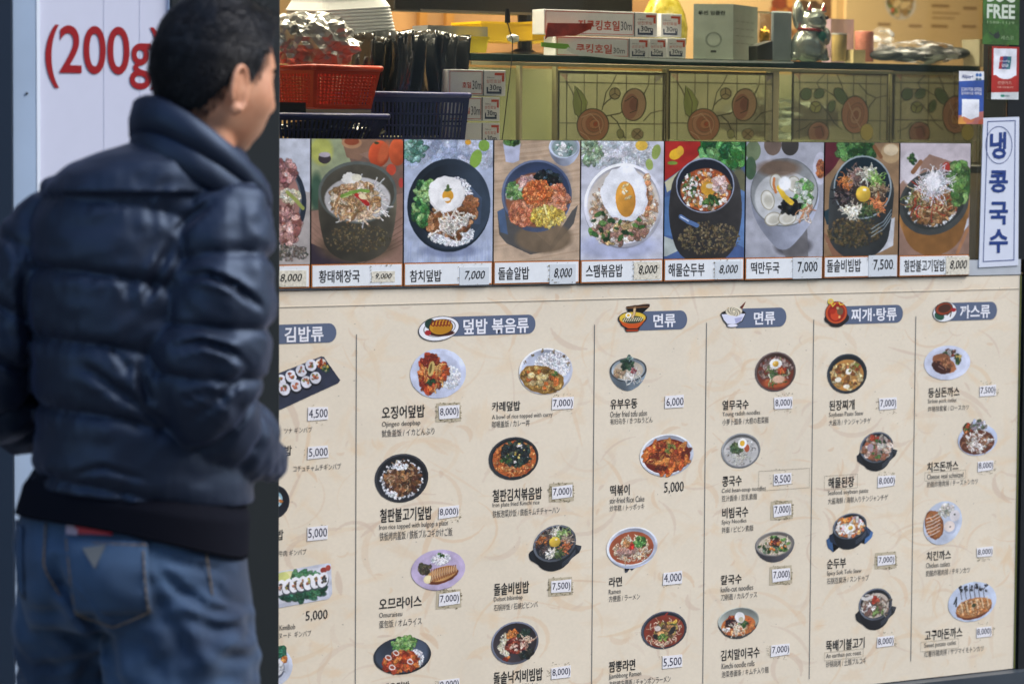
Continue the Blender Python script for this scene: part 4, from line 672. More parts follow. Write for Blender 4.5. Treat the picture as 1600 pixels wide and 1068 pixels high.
# ================================================================== signs and stickers at the right edge
vs = thing('vertical_sign', 'narrow white vertical sign with four blue Korean characters, the first one circled', 'sign', tuple(P(1561, 417, -.004)))
m_navy = mat('sign_blue', (34,62,128), .45)
A, B_, C_, D_ = P(1537,184.5,-.004), P(1592.6,182.7,-.004), P(1591,414.5,-.004), P(1529.6,417.8,-.004)
A[0] -= .001
qv = [D_, C_, B_, A]; V = [tuple(v) for v in qv]+[(v[0], v[1]+.002, v[2]) for v in qv]
obj('panel', V, [(0,1,2,3),(7,6,5,4),(4,5,1,0),(5,6,2,1),(6,7,3,2),(7,4,0,3)], mat('sign_paper', (216,222,236), .4, nz=.02), vs)
def strip(pts, w, y, m, parent, name, close=True):
    b = MB(); n = len(pts)
    for i in range(n if close else n-1):
        a, c_ = np.array(pts[i]), np.array(pts[(i+1) % n]); d = (c_-a)/(np.linalg.norm(c_-a)+1e-9); q = np.array((-d[1], d[0]))*w/2; a = a-d*w*.4; c_ = c_+d*w*.4
        yy = y-.00002*(i % 5)
        b.add([(a[0]-q[0],yy,a[1]-q[1]),(c_[0]-q[0],yy,c_[1]-q[1]),(c_[0]+q[0],yy,c_[1]+q[1]),(a[0]+q[0],yy,a[1]+q[1])], [(0,1,2,3)])
    return b.obj(name, m, parent)
def pz(px, py, y): v = P(px, py, y); return (v[0], v[2])
strip([pz(*q, -.0046) for q in ((1543.5,190),(1586.5,188.5),(1584.5,406),(1536.5,408.5))], .0016, -.0046, m_navy, vs, 'border_line')
strip([pz(1561+20.5*math.cos(t*math.pi/20), 226.6+29*math.sin(t*math.pi/20), -.0047) for t in range(40)], .0013, -.0047, m_navy, vs, 'circle')
for ch, *b in (('냉',1547,206,1572.5,248.5),('콩',1546,266,1575,301),('국',1546,315,1575,351),('수',1546,358,1575,395)): ptext(ch, *b, -.0048, m_navy, vs, name='character', bold=.03)
def sticker(name, label, cat, box, y, paint, k=4, extra=None):
    x0, y0_, x1, y1_ = box; p = Pic(*box, k=k, bg=(230,232,236)); paint(p); p.grain(.02)
    t = thing(name, label, cat, tuple(P((x0+x1)/2, y1_, y)))
    b = sheet('card', rect(*box, y), y, imgmat('print_sticker', p.a[..., :3], .4), t, .0008); return t, b
def s_qr(p):
    p.poly([(1490,128),(1545,124),(1545,200),(1490,200)],(46,84,170)); p.poly([(1490,182),(1545,172),(1545,200),(1490,200)],(196,110,100)); p.ell(1504,190,7,8,(226,150,60)).ell(1535,192,6,6,(200,90,60)).ell(1514,186,9,6,(220,120,70)); p.poly([(1503,155),(1530,155),(1530,182),(1517,187),(1506,182),(1503,183)],(236,238,244))
    for x in (1526,1531): p.ell(x,117,2.3,2.6,(50,110,190)).ell(x,124,2.2,2.4,(80,110,130))
t, b = sticker('payment_sticker', 'blue and white payment sticker hanging above the vertical sign', 'sticker', (1498,111.5,1537,194), -.0055, s_qr)
ptext('Alipay+', 1503, 116.5, 1521, 124, -.0060, m_navy, b); ptext('SCAN FOR OFFERS', 1502, 137, 1534, 142.5, -.0060, m_bw, b); ptext('알리페이로 혜택을', 1502, 143.5, 1534, 148.5, -.0060, m_bw, b)
def s_up(p):
    p.poly([(1545,118),(1600,118),(1600,146),(1545,146)],(186,38,30)); p.ell(1571,95,24,29,(232,234,240)); p.poly([(1545,70),(1600,70),(1600,76),(1545,76)],(186,44,34)); p.poly([(1548,70),(1552,70),(1552,146),(1548,146)],(186,38,30)); p.poly([(1588,70),(1600,70),(1600,146),(1588,146)],(176,34,28)); p.poly([(1545,145),(1600,143),(1600,160),(1545,160)],(222,228,228)); p.ell(1567,150,3.4,2,(30,140,110)).ell(1574,150,4,1.6,(150,170,170))
    p.poly([(1562,89),(1568,88),(1566,108),(1560,108)],(190,44,52)); p.poly([(1567,88),(1575,88),(1573,108),(1565,108)],(50,70,130)); p.poly([(1574,88),(1580,88),(1578,108),(1572,108)],(30,120,130))
t, b = sticker('card_sticker', 'red and white payment card sticker on the dark window frame', 'sticker', (1549.5,73,1592,155.5), -.0030, s_up)
ptext('UnionPay', 1562.5, 94, 1578, 98, -.0035, m_bw, b); ptext('银联', 1565, 100, 1576, 105.5, -.0035, m_bw, b); ptext('은련카드', 1559, 127, 1581, 132, -.0035, mat('sticker_cream', (240,190,170), .5), b); ptext('사용 가능합니다', 1558, 135, 1583, 138, -.0035, mat('sticker_cream'), b)
def s_bf(p):
    p.poly([(1500,-60),(1600,-60),(1600,72),(1500,72)],(66,116,44)); p.scat(1560,40,40,40,20,12,[(64,112,44),(72,122,50)],1.4,a=.3,hi=0); p.line([(1546,51),(1551,55),(1556,56)],1.6,(50,60,52)); p.ell(1558,56,5,4.5,(44,52,48)); p.ell(1560,52,1.5,3,(44,52,48)); 
t, b = sticker('hygiene_sticker', 'green plate with white BUG FREE lettering at the top right corner', 'sticker', (1536,-50,1593,70), -.0032, s_bf, 3)
ptext('BUG', 1542.5, -22, 1586, 4, -.0037, mat('plate_white', (206,216,196), .5), b, bold=.03); ptext('FREE', 1542, 7.3, 1586, 29.4, -.0037, mat('plate_white'), b, bold=.03); ptext('1588-1119', 1542.5, 33.5, 1585, 37.5, -.0037, mat('plate_dim', (150,176,130), .5), b); ptext('세스코', 1564, 56, 1584, 62.5, -.0037, mat('plate_dim'), b)

# ================================================================== INSIDE THE WINDOW
# ceiling light that lights the shop (a real fixture under the ceiling)
cl = thing('ceiling_light', 'warm strip light fixture on the ceiling inside the shop', 'ceiling light', (3.3, .62, 2.7))
slab('housing', 2.3, 4.3, .54, .70, 2.70, 2.75, mat('lamp_housing', (230,230,225), .5), cl)
slab('diffuser', 2.32, 4.28, .55, .69, 2.685, 2.699, mat('lamp_glow', (255,232,200), .5, emit=4), cl)
la = bpy.data.objects.new('ceiling_lamp', bpy.data.lights.new('ceiling_lamp', 'AREA')); COL.objects.link(la)
la.data.shape = 'RECTANGLE'; la.data.size = 1.9; la.data.size_y = .5; la.data.energy = 42; la.data.color = (1, .86, .68); la.location = (3.5, .62, 2.66)

m_shelf = mat('shelf_glass_edge', (44,62,54), .2, nz=.15, nscale=20); m_counter = mat('counter_grey', (150,152,150), .5, nz=.1, nscale=20)
# rear walls of the display case and the far menu
ys = .26
zsh = P(1240, 96, ys)[2]; zsb = P(1240, 107, ys)[2]
xs0, xs1 = P(735, 100, ys)[0], P(1532, 100, ys)[0]
dcs = thing('display_case', 'glass display case behind the window holding the patterned film panels', 'display case', (xs0, ys, 1.2))
slab('shelf_edge', xs0, xs1, ys, ys+.006, zsb, zsh, m_shelf, dcs, .001)
slab('top_shelf', xs0, xs1, ys+.0065, ys+.42, zsh-.008, zsh, glassy('shelf_glass', (236,242,232), .93), dcs)
slab('top_trim', xs0, xs1, ys-.004, ys-.0005, zsb-.008, zsb-.001, mat('case_trim', (150,146,112), .4), dcs)
slab('back_panel', xs0-.1, 6.1, ys+.43, ys+.45, 1.0, zsb, mat('case_back', (204,194,172), .7, nz=.22, nscale=4), dcs)
slab('base_shelf', xs0-.7, xs1+.2, .05, ys+.42, 1.50, 1.515, m_counter, dcs)
for i, px in enumerate((812, 868, 1041, 1208, 1392, 1533)):
    x = P(px, 150, ys+.01)[0]; w = (.006, .004, .007, .024, .007, .01)[i]
    slab('mullion', x-w/2, x+w/2, ys+.005, ys+.02, 1.516, zsb-.001, mat('case_cream', (196,184,146), .5), dcs)
slab('front_glass', xs0, xs1, ys+.022, ys+.025, 1.516, zsb-.001, glassy('case_glass', (236,240,226), .9), dcs)
LE = (46,42,34)
def filmA(p, x):                   # film with leaf, bud and roses; x = left edge
    k = lambda a: [(x+q[0], q[1]) for q in a]
    p.poly(k([(0,113),(168,113),(168,220),(0,220)]), (206,200,170), .42)
    p.ell(x+90,165,50,35,(214,206,160),0,a=.25,soft=20)
    for X in (13,40,60,106,151,165): p.line(k([(X,115),(X,220)]), 1.3, LE)
    for X in (1,166): p.line(k([(X,114),(X,220)]), 2.2, LE)
    for Y in (115,130,193): p.line(k([(1,Y),(166,Y)]), 1.6 if Y > 115 else 2.6, LE)
    p.poly(k([(2,117),(14,117),(14,130)]), (176,110,96), .6); p.poly(k([(152,117),(165,117),(152,128)]), (96,84,110), .7)
    p.line(k([(12,128),(20,142),(26,155)]), 1.6, LE); p.line(k([(90,117),(84,130),(74,145),(71,160),(68,172)]), 1.6, LE); p.line(k([(142,117),(141,132),(134,146)]), 1.6, LE)
    p.line(k([(70,165),(76,158),(82,154)]), 1.6, LE); p.line(k([(76,181),(96,177),(100,174)]), 1.8, LE); p.line(k([(82,181),(92,190),(98,203),(104,215)]), 1.8, LE); p.line(k([(134,188),(145,176),(160,172),(165,172)]), 1.6, LE)
    for dx, dy in ((0,0),(62-52,0)):
        pass
    lf = [(26,136),(36,144),(45,160),(42,174),(34,184),(26,178),(23,162)]
    p.poly(k([(a+(a-34)*.07, b+(b-160)*.05) for a, b in lf]), LE); p.poly(k(lf), (130,146,70), .95); p.ell(x+36,160,5,14,(160,170,90),-12,a=.6,soft=4); p.line(k([(28,140),(36,160),(35,182)]), 1, LE)
    p.ell(x+88,146,9,9.5,LE).ell(x+88,146,7.6,8,(170,150,104)); 
    for q in ((88,138),(81,150),(95,150)): p.line(k([(88,146), q]), 1.1, LE)
    p.ell(x+118,163,20,26,LE,8).ell(x+118,163,18.4,24.4,(178,136,106),8).ell(x+113,166,12,20,(150,90,76),8).ell(x+118,162,7,10,(120,66,60),10); p.line(k([(104,158),(116,150),(124,155),(122,172),(112,176)]), 1.3, LE)
    p.ell(x+54,196,25.5,26.5,LE).ell(x+54,196,24,25,(170,104,76)); 
    for r, c in ((18,(186,124,96)),(13,(156,84,62)),(8,(190,116,80)),(4,(170,60,40))): p.ell(x+54+(18-r)*.3,194,r,r*1.05,LE,a=.5).ell(x+54+(18-r)*.3,194,r-1,r,c,r*9)
    p.line(k([(36,184),(50,178),(62,190),(66,208)]), 1.4, (206,160,130)); p.line(k([(34,206),(44,212),(50,220)]), 1.4, (206,160,130))
    p.ell(x+124,209,10,9,LE,a=.8).ell(x+124,209,9,8,(150,130,96)); p.ell(x+97,209,6,7.5,LE).ell(x+97,209,5,6.5,(140,144,90)); p.line(k([(118,204),(130,214)]), 1, LE); p.line(k([(130,203),(119,214)]), 1, LE)
def filmB(p, x):
    k = lambda a: [(x+q[0], q[1]) for q in a]
    p.poly(k([(0,113),(152,113),(152,220),(0,220)]), (208,198,160), .40)
    for X in (2,150): p.line(k([(X,114),(X,220)]), 2.2, LE)
    for X in (12,55,96,116,139): p.line(k([(X,115),(X,220)]), 1.3, LE)
    for Y in (115,130,188): p.line(k([(1,Y),(150,Y)]), 1.6 if Y > 115 else 2.4, LE)
    p.poly(k([(3,117),(13,117),(12,128)]), (176,110,96), .6)
    p.line(k([(50,117),(38,130),(42,138)]), 1.5, LE); p.line(k([(70,117),(76,130),(80,142)]), 1.5, LE); p.line(k([(20,150),(30,140),(50,140),(66,150),(74,160)]), 1.5, LE); p.line(k([(104,130),(118,146),(132,152),(148,148)]), 1.5, LE); p.line(k([(132,152),(124,162),(120,168)]), 1.5, LE)
    p.line(k([(46,165),(56,176),(66,192),(78,202)]), 1.5, LE); p.line(k([(8,206),(22,200),(30,192)]), 1.4, LE)
    for a, b, r1, r2, ro in ((22,148,8,9,25),(42,147,8.5,6.5,-35),(76,150,14,8,55),(62,166,5,9,15)): p.ell(x+a,b,r1+1.2,r2+1.2,LE,ro).ell(x+a,b,r1,r2,(96,120,76),ro,a=.95)
    p.ell(x+37,168,9.5,9.5,LE).ell(x+37,168,8.2,8.2,(160,160,84)); p.line(k([(37,168),(30,162)]), 1.1, LE); p.line(k([(37,168),(44,164)]), 1.1, LE); p.line(k([(37,168),(35,176)]), 1.1, LE)
    p.ell(x+99,179,22,30,LE,0).ell(x+99,179,20.6,28.4,(184,120,88)); 
    for r, c in ((16,(170,104,76)),(11,(196,140,106)),(6,(150,84,60))): p.ell(x+100,180,r*.8,r*1.3,LE,15,a=.5).ell(x+100,180,r*.75,r*1.22,c,15)
    p.line(k([(88,160),(96,180),(108,200)]), 1.6, (206,160,130)); p.ell(x+118,206,11,14,LE,a=.5).ell(x+118,206,10,13,(214,190,90)); p.ell(x+42,208,17,18,LE).ell(x+42,208,15.6,16.6,(170,116,90)).ell(x+44,206,8,11,(140,80,66)); p.line(k([(34,200),(46,198),(50,212)]), 1.2, LE)
for i, (fn, xa_, xb_, lb) in enumerate(((filmA,872,1040,'clear film panel with leaf and red roses, leftmost in the case'),(filmA,1045,1207,'clear film panel with leaf and red roses, second from the left in the case'),(filmB,1237,1390,'clear film panel with green leaves and a tall rose, third from the left'),(filmB,1395,1532,'pale film panel with leaves and rose, behind the blue sticker'))):
    p = Pic(xa_, 113, xb_+1, 219, k=3, seed=80+i); fn(p, xa_)
    t = thing('film_panel', lb, 'film panel', tuple(P((xa_+xb_)/2, 218, ys)), 'stained glass style film panels in the display case')
    arr = p.a.copy(); arr[..., :3] = arr[..., :3]*.72+np.array((200,192,160))*.28; arr[..., :3][p.a[..., 3] < .01] = (200,190,140)
    M = imgmat('print_film', arr, .35, alpha=True)
    R = rect(xa_, 113, xb_, 219, ys); obj('film', [(R[0],ys,R[1]),(R[2],ys,R[1]),(R[2],ys,R[3]),(R[0],ys,R[3])], [(0,1,2,3)], M, t, uv=[(0,0),(1,0),(1,1),(0,1)])
    M2 = mat('lead_black', (40,38,34), .5); strip([(R[0],R[1]-.05),(R[2],R[1]-.05),(R[2],R[3]),(R[0],R[3])], .0022, ys-.0005, M2, t, 'edge_tape')
# far wall: printed menu and shelf shapes behind
fm = thing('rear_menu', 'blurred cream menu board on the far wall at the upper right', 'menu board', tuple(P(1430, 100, 1.2)))
R = rect(1322, -60, 1560, 118, 1.2); pm = Pic(1322, -60, 1560, 118, k=1.5, bg=(238,206,150), seed=99)
pm.plate(1405,8,24,24,(226,214,196)); pm.scat(1405,6,17,17,60,4,[(180,140,70),(120,140,60),(206,90,50),(226,196,140)],1.6)
for x, y, w in ((1455,8,24),(1455,19,42),(1455,27,34),(1505,10,18),(1372,40,16),(1420,41,16),(1455,40,22),(1503,39,20),(1340,75,20),(1455,70,26)): pm.line([(x,y),(x+w,y)], 4.5 if w < 30 else 2, (150,116,70), .8)
sheet('print', R, 1.2, imgmat('print_rear', pm.a[..., :3], .6), fm, .01)
slab('backing', R[0]-.02, R[2]+.05, 1.215, 1.235, 1.3, R[3]+.1, mat('backing_amber', (226,190,130), .7), fm)
fp = thing('rear_poster', 'orange and tan poster far behind the boxes and the jar', 'poster', tuple(P(1150, 100, 1.4)))
R = rect(1040, -60, 1322, 120, 1.4); pm = Pic(1040, -60, 1322, 120, k=1.2, bg=(240,204,150), seed=98)
pm.scat(1222,8,14,16,26,6,[(206,120,40),(170,80,30),(226,160,80)],1.5); pm.scat(1262,12,18,10,30,6,[(150,110,60),(120,90,50)],1.6); pm.poly([(1282,-60),(1322,-60),(1322,60),(1282,60)],(130,90,50),.8); pm.scat(1262,70,40,26,50,7,[(190,140,80),(170,120,66)],2)
sheet('print', R, 1.4, imgmat('print_rear2', pm.a[..., :3], .6), fp, .01)
fc = thing('rear_cabinet', 'amber wooden cabinet behind the monitor and the yellow basket', 'cabinet', tuple(P(700, 100, 1.0)))
c0, c1 = P(560, 40, 1.0)[0], P(1040, 40, 1.0)[0]
slab('carcass', c0, c1, 1.0, 1.3, 1.0, 2.1, mat('cabinet_amber', (150,112,72), .55, nz=.25, nscale=5), fc)
for px in (660, 702, 880): x = P(px, 40, .99)[0]; slab('stile', x-.01, x+.01, .985, .9995, 1.0, 2.1, mat('cabinet_gold', (150,104,44), .5), fc)
# ---- perforated plastic baskets
def basket(name, label, R, y0, dpt, m, mr, n=(16,7), slot=(.6,.6), rot=0.0, group=None, rimh=.014, taper=.86):
    """R = (x0,z0,x1,z1) of the front face; bars and rims, open top"""
    x0, z0, x1, z1 = R; t = thing(name, label, 'basket', ((x0+x1)/2, y0+dpt/2, z0), group)
    cx, cy = (x0+x1)/2, y0+dpt/2; RM = Matrix.Translation((cx,cy,0)) @ Matrix.Rotation(rot, 4, 'Z') @ Matrix.Translation((-cx,-cy,0))
    def q(x, y, z): f = taper+(1-taper)*(z-z0)/(z1-z0); return RM @ Vector((cx+(x-cx)*f, cy+(y-cy)*f, z))
    b = MB(); cs = [(x0,y0),(x1,y0),(x1,y0+dpt),(x0,y0+dpt)]
    for s in range(4):
        A, B = np.array(cs[s]), np.array(cs[(s+1) % 4]); nn = max(4, int(n[0]*(1 if s % 2 == 0 else dpt/(x1-x0))))
        def quad(u0, u1, za, zb):
            p = [q(*(A+(B-A)*u0), za), q(*(A+(B-A)*u1), za), q(*(A+(B-A)*u1), zb), q(*(A+(B-A)*u0), zb)]; nrm = (p[1]-p[0]).cross(p[3]-p[0]).normalized()*.0012
            b.add([v+nrm for v in p]+[v-nrm for v in p], [(0,1,2,3),(7,6,5,4),(0,4,5,1),(1,5,6,2),(2,6,7,3),(3,7,4,0)])
        H = z1-z0; zz0, zz1 = z0+H*.10, z1-H*.16
        quad(0, 1, z0, zz0); quad(0, 1, zz1, z1); quad(0, .05, zz0, zz1); quad(.95, 1, zz0, zz1)
        for i in range(nn): u = .05+.9*(i+.5)/nn; w = .9/nn*(1-slot[0])/2; quad(u-w, u+w, zz0, zz1)
        for j in range(1, n[1]): z = zz0+(zz1-zz0)*j/n[1]; w = (zz1-zz0)/n[1]*(1-slot[1])/2; quad(.05, .95, z-w, z+w)
    b.add([q(*c, z0+.002) for c in cs], [(0,1,2,3)]); b.obj('lattice', m, t)
    r = MB(); e = .006
    for i in range(4):
        (ax, ay), (bx, by) = cs[i], cs[(i+1) % 4]; r.bar(q(ax, ay, z1), q(bx, by, z1), .0055, 6)
    for c in cs: r.ball(q(*c, z1), (.0056,.0056,.0056), 6, 8)
    r.obj('rim', mr, t, smooth=True); return t
m_org = mat('orange_plastic', (196,56,26), .35, spec=.5); m_blu = mat('blue_plastic', (46,50,98), .35); m_blu2 = mat('blue_plastic_rim', (66,70,128), .35)
basket('basket', 'orange red perforated basket holding the crumpled foil', rect(468,106,588,169,.10), .10, .22, m_org, m_org, (15,9), (.62,.6), rot=.20)
basket('basket', 'large blue slotted basket holding the upright black bags', rect(572,148,733,222,.17), .17, .24, m_blu, m_blu2, (24,3), (.55,.85), rot=.0, taper=.94)
basket('basket', 'low blue slotted basket under the orange basket', rect(360,181,606,222,.045), .045, .13, m_blu, m_blu2, (30,2), (.5,.9))
cb = thing('carton_sheet', 'beige cardboard piece between the orange basket and the low blue one', 'cardboard', tuple(P(525,178,.1)))
R = rect(478,171,580,180,.06); slab('sheet', R[0], R[2], .06, .2, R[1], R[3], mat('card_beige', (170,156,130), .8), cb)
R = rect(436,160,478,180,.055); b = MB().box(R[0], R[2], .055, .12, R[1], R[3]); o = b.obj('dark_pouch', mat('pouch_dark', (40,38,40), .3)); tag(o, 'small dark pouch at the left end of the low blue basket', 'pouch')
# ---- crumpled foil
def crumple(name, c, r, n, amp, seed, m, parent=None, smooth=False, squash=1.0, rough=3.0):
    bm = bmesh.new(); bmesh.ops.create_icosphere(bm, subdivisions=n, radius=1)
    for v in bm.verts:
        d = v.co.normalized(); q = Vector((d.x*rough+seed, d.y*rough, d.z*rough))
        cell = noise.cell(q*1.7)*.0+noise.noise(q)*amp+noise.voronoi(q*1.4)[0][0]*amp*.8+noise.noise(q*3)*amp*.4
        k = 1+cell; v.co = Vector((c[0]+d.x*r[0]*k, c[1]+d.y*r[1]*k, c[2]+max(-1, d.z)*r[2]*k*squash))
    V = [tuple(v.co) for v in bm.verts]; F = [tuple(v.index for v in f.verts) for f in bm.faces]; bm.free()
    return obj(name, V, F, m, parent, smooth=smooth)
m_foil = mat('foil', (190,190,190), .2, metal=.4, bump=.6, bscale=50)
m_bag = mat('black_film', (46,48,49), .13, spec=1.0, bump=.35, bscale=70, coat=.8)
c = P(498, 66, .2); o = crumple('foil_bundle', c, (.062,.06,.046), 4, .32, 3.3, m_foil, rough=2.7); tag(o, 'crumpled silver foil bundle in the orange basket', 'foil bundle')
c = P(510, 205, .12); o = crumple('slot_filler', c, (.10,.035,.018), 4, .25, 6.1, m_bag, smooth=True); tag(o, 'dark crumpled filler added inside the low blue basket to darken its slots', 'plastic bag')  # dark filler, added so the slots of the low basket show dark
c = P(455, 62, .22); o = crumple('foil_bundle', c, (.044,.05,.042), 4, .3, 8.3, m_foil); tag(o, 'smaller crumpled silver foil bundle beside the dark pillar', 'foil bundle')
# ---- stack of white foam trays (nested, tilted)
m_foam = mat('foam_white', (226,228,232), .6, bump=.1, bscale=400)
def ordn(i): return ('topmost','second','third','fourth','fifth','sixth','seventh','lowest')[i]
Rt = Matrix.Rotation(-.08, 4, 'Y') @ Matrix.Rotation(.05, 4, 'X')
for i in range(8):
    yp = 14+i*5.2; c = P(528+i*1.2, yp, .42); w, d, h = .089, .08, (.048 if i == 0 else .030)
    t = thing('foam_tray', ordn(i)+' white foam tray of the nested stack behind the foil', 'foam tray', tuple(c), 'nested white foam trays')
    prof = []
    for (f, z) in ((.72, h*1.0 if True else 0), (.80, h*.92), (.9, h*.35), (.985, .004), (1.0, .002), (1.0, 0), (.975, -.001), (.88, h*.3)):
        ring = []
        for k in range(32):
            a = 2*math.pi*k/32; ca, sa = math.cos(a), math.sin(a); e = .35
            v = Rt @ Vector((w*f*math.copysign(abs(ca)**e, ca), d*f*math.copysign(abs(sa)**e, sa), z)); ring.append(tuple(v+Vector(c)))
        prof.append(ring)
    V, F = loft(prof, cap=False); F.append(tuple(range(32)))
    obj('tray', V, F, m_foam, t, smooth=False)
# ---- black bags standing in the blue basket
for i in range(9):
    px = 578+i*18.5; ph = (54,58,50,48,56,49,50,53,56)[i]; y = .22+.02*(i % 3)
    a = P(px, 212, y); tp = P(px+rr.uniform(-3,4), ph, y)[2]; rings = []
    for k in range(15):
        z = a[2]+(tp-a[2])*k/14; w = .013*(1+.15*math.sin(k*.9+i)); ring = []
        for q in range(36):
            an = 2*math.pi*q/36; rr_ = 1+.22*noise.noise(Vector((math.cos(an)*2, math.sin(an)*2+k*.22, i*4.2)))+.20*math.sin(4*an+i*1.7+k*.12)+.10*math.sin(9*an+i+k*.3)
            ring.append((a[0]+w*rr_*math.cos(an)+.004*math.sin(k*.4+i)-(7-k)*.0009, y+.05+.05*rr_*math.sin(an), z+(.004*math.sin(an*2+i) if k == 14 else 0)))
        rings.append(ring)
    V, F = loft(rings); o = obj('black_bag', V, F, m_bag, smooth=True); 
    tag(o, 'folded glossy black plastic bag, %s in the blue basket' % ('leftmost','second from the left','third from the left','fourth from the left','fifth, in the middle','fourth from the right','third from the right','second from the right','rightmost')[i], 'plastic bag', 'black plastic bags standing in the blue basket')
# ---- foil-roll boxes
m_bx = mat('carton_white', (222,222,228), .4, nz=.02); m_bxr = mat('carton_red', (196,74,50), .4); m_bxn = mat('carton_navy', (60,70,96), .4); m_bxg = mat('carton_grey', (110,112,118), .45); m_bxd = mat('carton_text', (40,46,70), .4)
def rollbox(label, ex0, ey0, ex1, ey1, y, sx0=None, side=None, L=.3, group='foil roll cartons'):
    """end face given in pixels at depth y; the long side runs to the left, parallel to the window"""
    R = rect(ex0, ey0, ex1, ey1, y); xl = P(sx0, (ey0+ey1)/2, y)[0] if sx0 else R[0]
    t = thing('roll_carton', label, 'carton', (R[0], y, R[1]), group)
    slab('carton', xl, R[2], y, y+.045, R[1], R[3], m_bx, t, .001)
    w, h = R[2]-R[0], R[3]-R[1]; e = y-.0004
    if sx0:
        slab('corner_band', R[0]-.004, R[0]-.0012, y-.0006, y, R[1]+.0005, R[3]-.0005, m_bxg, t)
    def bar(x0, x1, z0, z1, m): sheet('print_bar', (R[0]+w*x0, R[1]+h*z0, R[0]+w*x1, R[1]+h*z1), e, m, t, .0003)
    bar(.48, .93, .80, .90, m_bxr); bar(.82, .93, .56, .795, m_bxr); bar(.10, .17, .08, .34, m_bxn); bar(.175, .80, .08, .17, m_bxn); bar(.70, .80, .175, .26, m_bxn)
    text('삼진호일', (R[0]+w*.08, R[1]+h*.50, R[0]+w*.76, R[1]+h*.64), e, m_bxr, t); text('30m', (R[0]+w*.24, R[1]+h*.22, R[0]+w*.80, R[1]+h*.44), e, m_bxd, t, bold=.01); text('300mm', (R[0]+w*.1, R[1]+h*.68, R[0]+w*.46, R[1]+h*.75), e, m_bxg, t)
    if side:
        Q = rect(*side[1], y); text(side[0], Q, e, m_bxr, t, bold=.02)
        q = rect(*side[2], y); text('30m', q, e, m_bxd, t)
        xr = R[0]-.006; strip([(xl+.004, R[1]+h*.07), (xr, R[1]+h*.07), (xr, R[3]-h*.07), (xl+.004, R[3]-h*.07)], .0012, e, m_bxr, t, 'print_border')
    return t
rollbox('foil roll carton, right end of the upper row beside the jar', 1033,22,1065,58,.32)
rollbox('long foil roll carton of the upper row with red lettering', 993,20,1027,58,.30, 850, ('진쿠킹호일',(903,32,968,48),(970,34,987,48)))
rollbox('foil roll carton at the right end of the lower row', 1043,60,1072,91,.29)
rollbox('foil roll carton in the middle of the lower row', 1014.5,60,1041,91,.285)
rollbox('long foil roll carton of the lower row under the red lettering', 984.5,60,1013.5,91,.28, 868, ('쿠킹호일',(900,69,956,84),(958,75,976,84)))
rollbox('top foil roll carton of the stack beside the blue basket', 757,110,790,150,.20, 700, ('호일',(722,128,736,138),(738,126,752,140)))
rollbox('middle foil roll carton of the stack beside the blue basket', 755,152,781,189,.195, 700, ('호일',(722,168,734,178),(736,166,750,180)))
rollbox('bottom foil roll carton of the stack beside the blue basket', 755,192,781,228,.195, 700)
# ---- monitor seen from behind, its stand and cable
mo = thing('monitor', 'dark monitor seen from the back on a round stand, cut by the top edge', 'monitor', tuple(P(820,92,.5)))
m_mon = mat('monitor_shell', (48,44,38), .35, nz=.1, nscale=8)
R = rect(617,-150,990,26,.45); slab('shell', R[0], R[2], .45, .50, R[1]+.004, R[3], m_mon, mo, .004)
slab('lower_bezel', R[0]+.06, R[2]-.003, .447, .4495, R[1]+.004, R[1]+.009, mat('bezel_grey', (120,112,100), .3), mo)
b = MB().bar(P(820,16,.47), P(820,84,.47), .0155, 10); b.obj('stand_pole', mat('monitor_pole', (36,34,32), .35), mo, smooth=False)
b = MB().lathe(tuple(P(818,92,.47)), [(.10,0),(.105,.004),(.10,.009),(.03,.014),(.02,.02)], 36, 1, .55); b.obj('stand_base', mat('monitor_pole'), mo)
cb_ = MB(); pts = [P(*q) for q in ((792,18,.16),(793,36,.16),(797,50,.16),(801,62,.16),(800,90,.16),(796,125,.15),(791,165,.15),(787,200,.15),(784,222,.15))]
for a, b2 in zip(pts, pts[1:]): cb_.bar(a, b2, .0011, 6)
o = cb_.obj('cable', mat('cable_black', (20,20,20), .5)); tag(o, 'thin black cable hanging down left of the display case', 'cable')
o = MB().bar(P(793,14,.158), P(793,36,.158), .0048, 10, .0055).obj('plug', mat('cable_black')); tag(o, 'black plug hanging on the thin cable under the monitor', 'plug')
# ---- yellow containers
def tub(name, label, box, y, dpt, m, cat='basket', taper=.88):
    R = rect(*box, y); t = thing(name, label, cat, ((R[0]+R[2])/2, y, R[1])); b = MB()
    b.box(R[0], R[2], y, y+dpt, R[1], R[3], taper, taper); b.F.pop(1) if False else None; b.obj('body', m, t)
    r = MB().box(R[0]-.002, R[2]+.002, y-.002, y+dpt+.002, R[3]-.004, R[3]+.001); r.obj('rim', m, t); return t
m_yel = mat('yellow_plastic', (228,180,20), .4); m_yel2 = mat('yellow_plastic_light', (232,200,40), .35)
tub('yellow_tub', 'small yellow tub right of the black bags', (728,58,764,82), .33, .1, m_yel2, 'tub')
tub('yellow_tub', 'wide yellow tub behind the monitor stand', (752,36,872,66), .62, .12, m_yel, 'tub')
tub('yellow_tub', 'narrow yellow tub left of the long foil cartons', (833,35,857,63), .36, .1, m_yel, 'tub')
R = rect(668,41,762,57,.36); o = MB().box(R[0], R[2], .36, .42, R[1], R[3]).obj('grey_carton', mat('carton_pale', (150,150,150), .5)); tag(o, 'flat grey carton on top of the small yellow tub', 'carton')
o = crumple('foil_scrap', P(802,60,.34), (.012,.01,.008), 2, .4, 5.1, m_foil); tag(o, 'small scrap of crumpled foil left of the monitor pole', 'foil scrap')
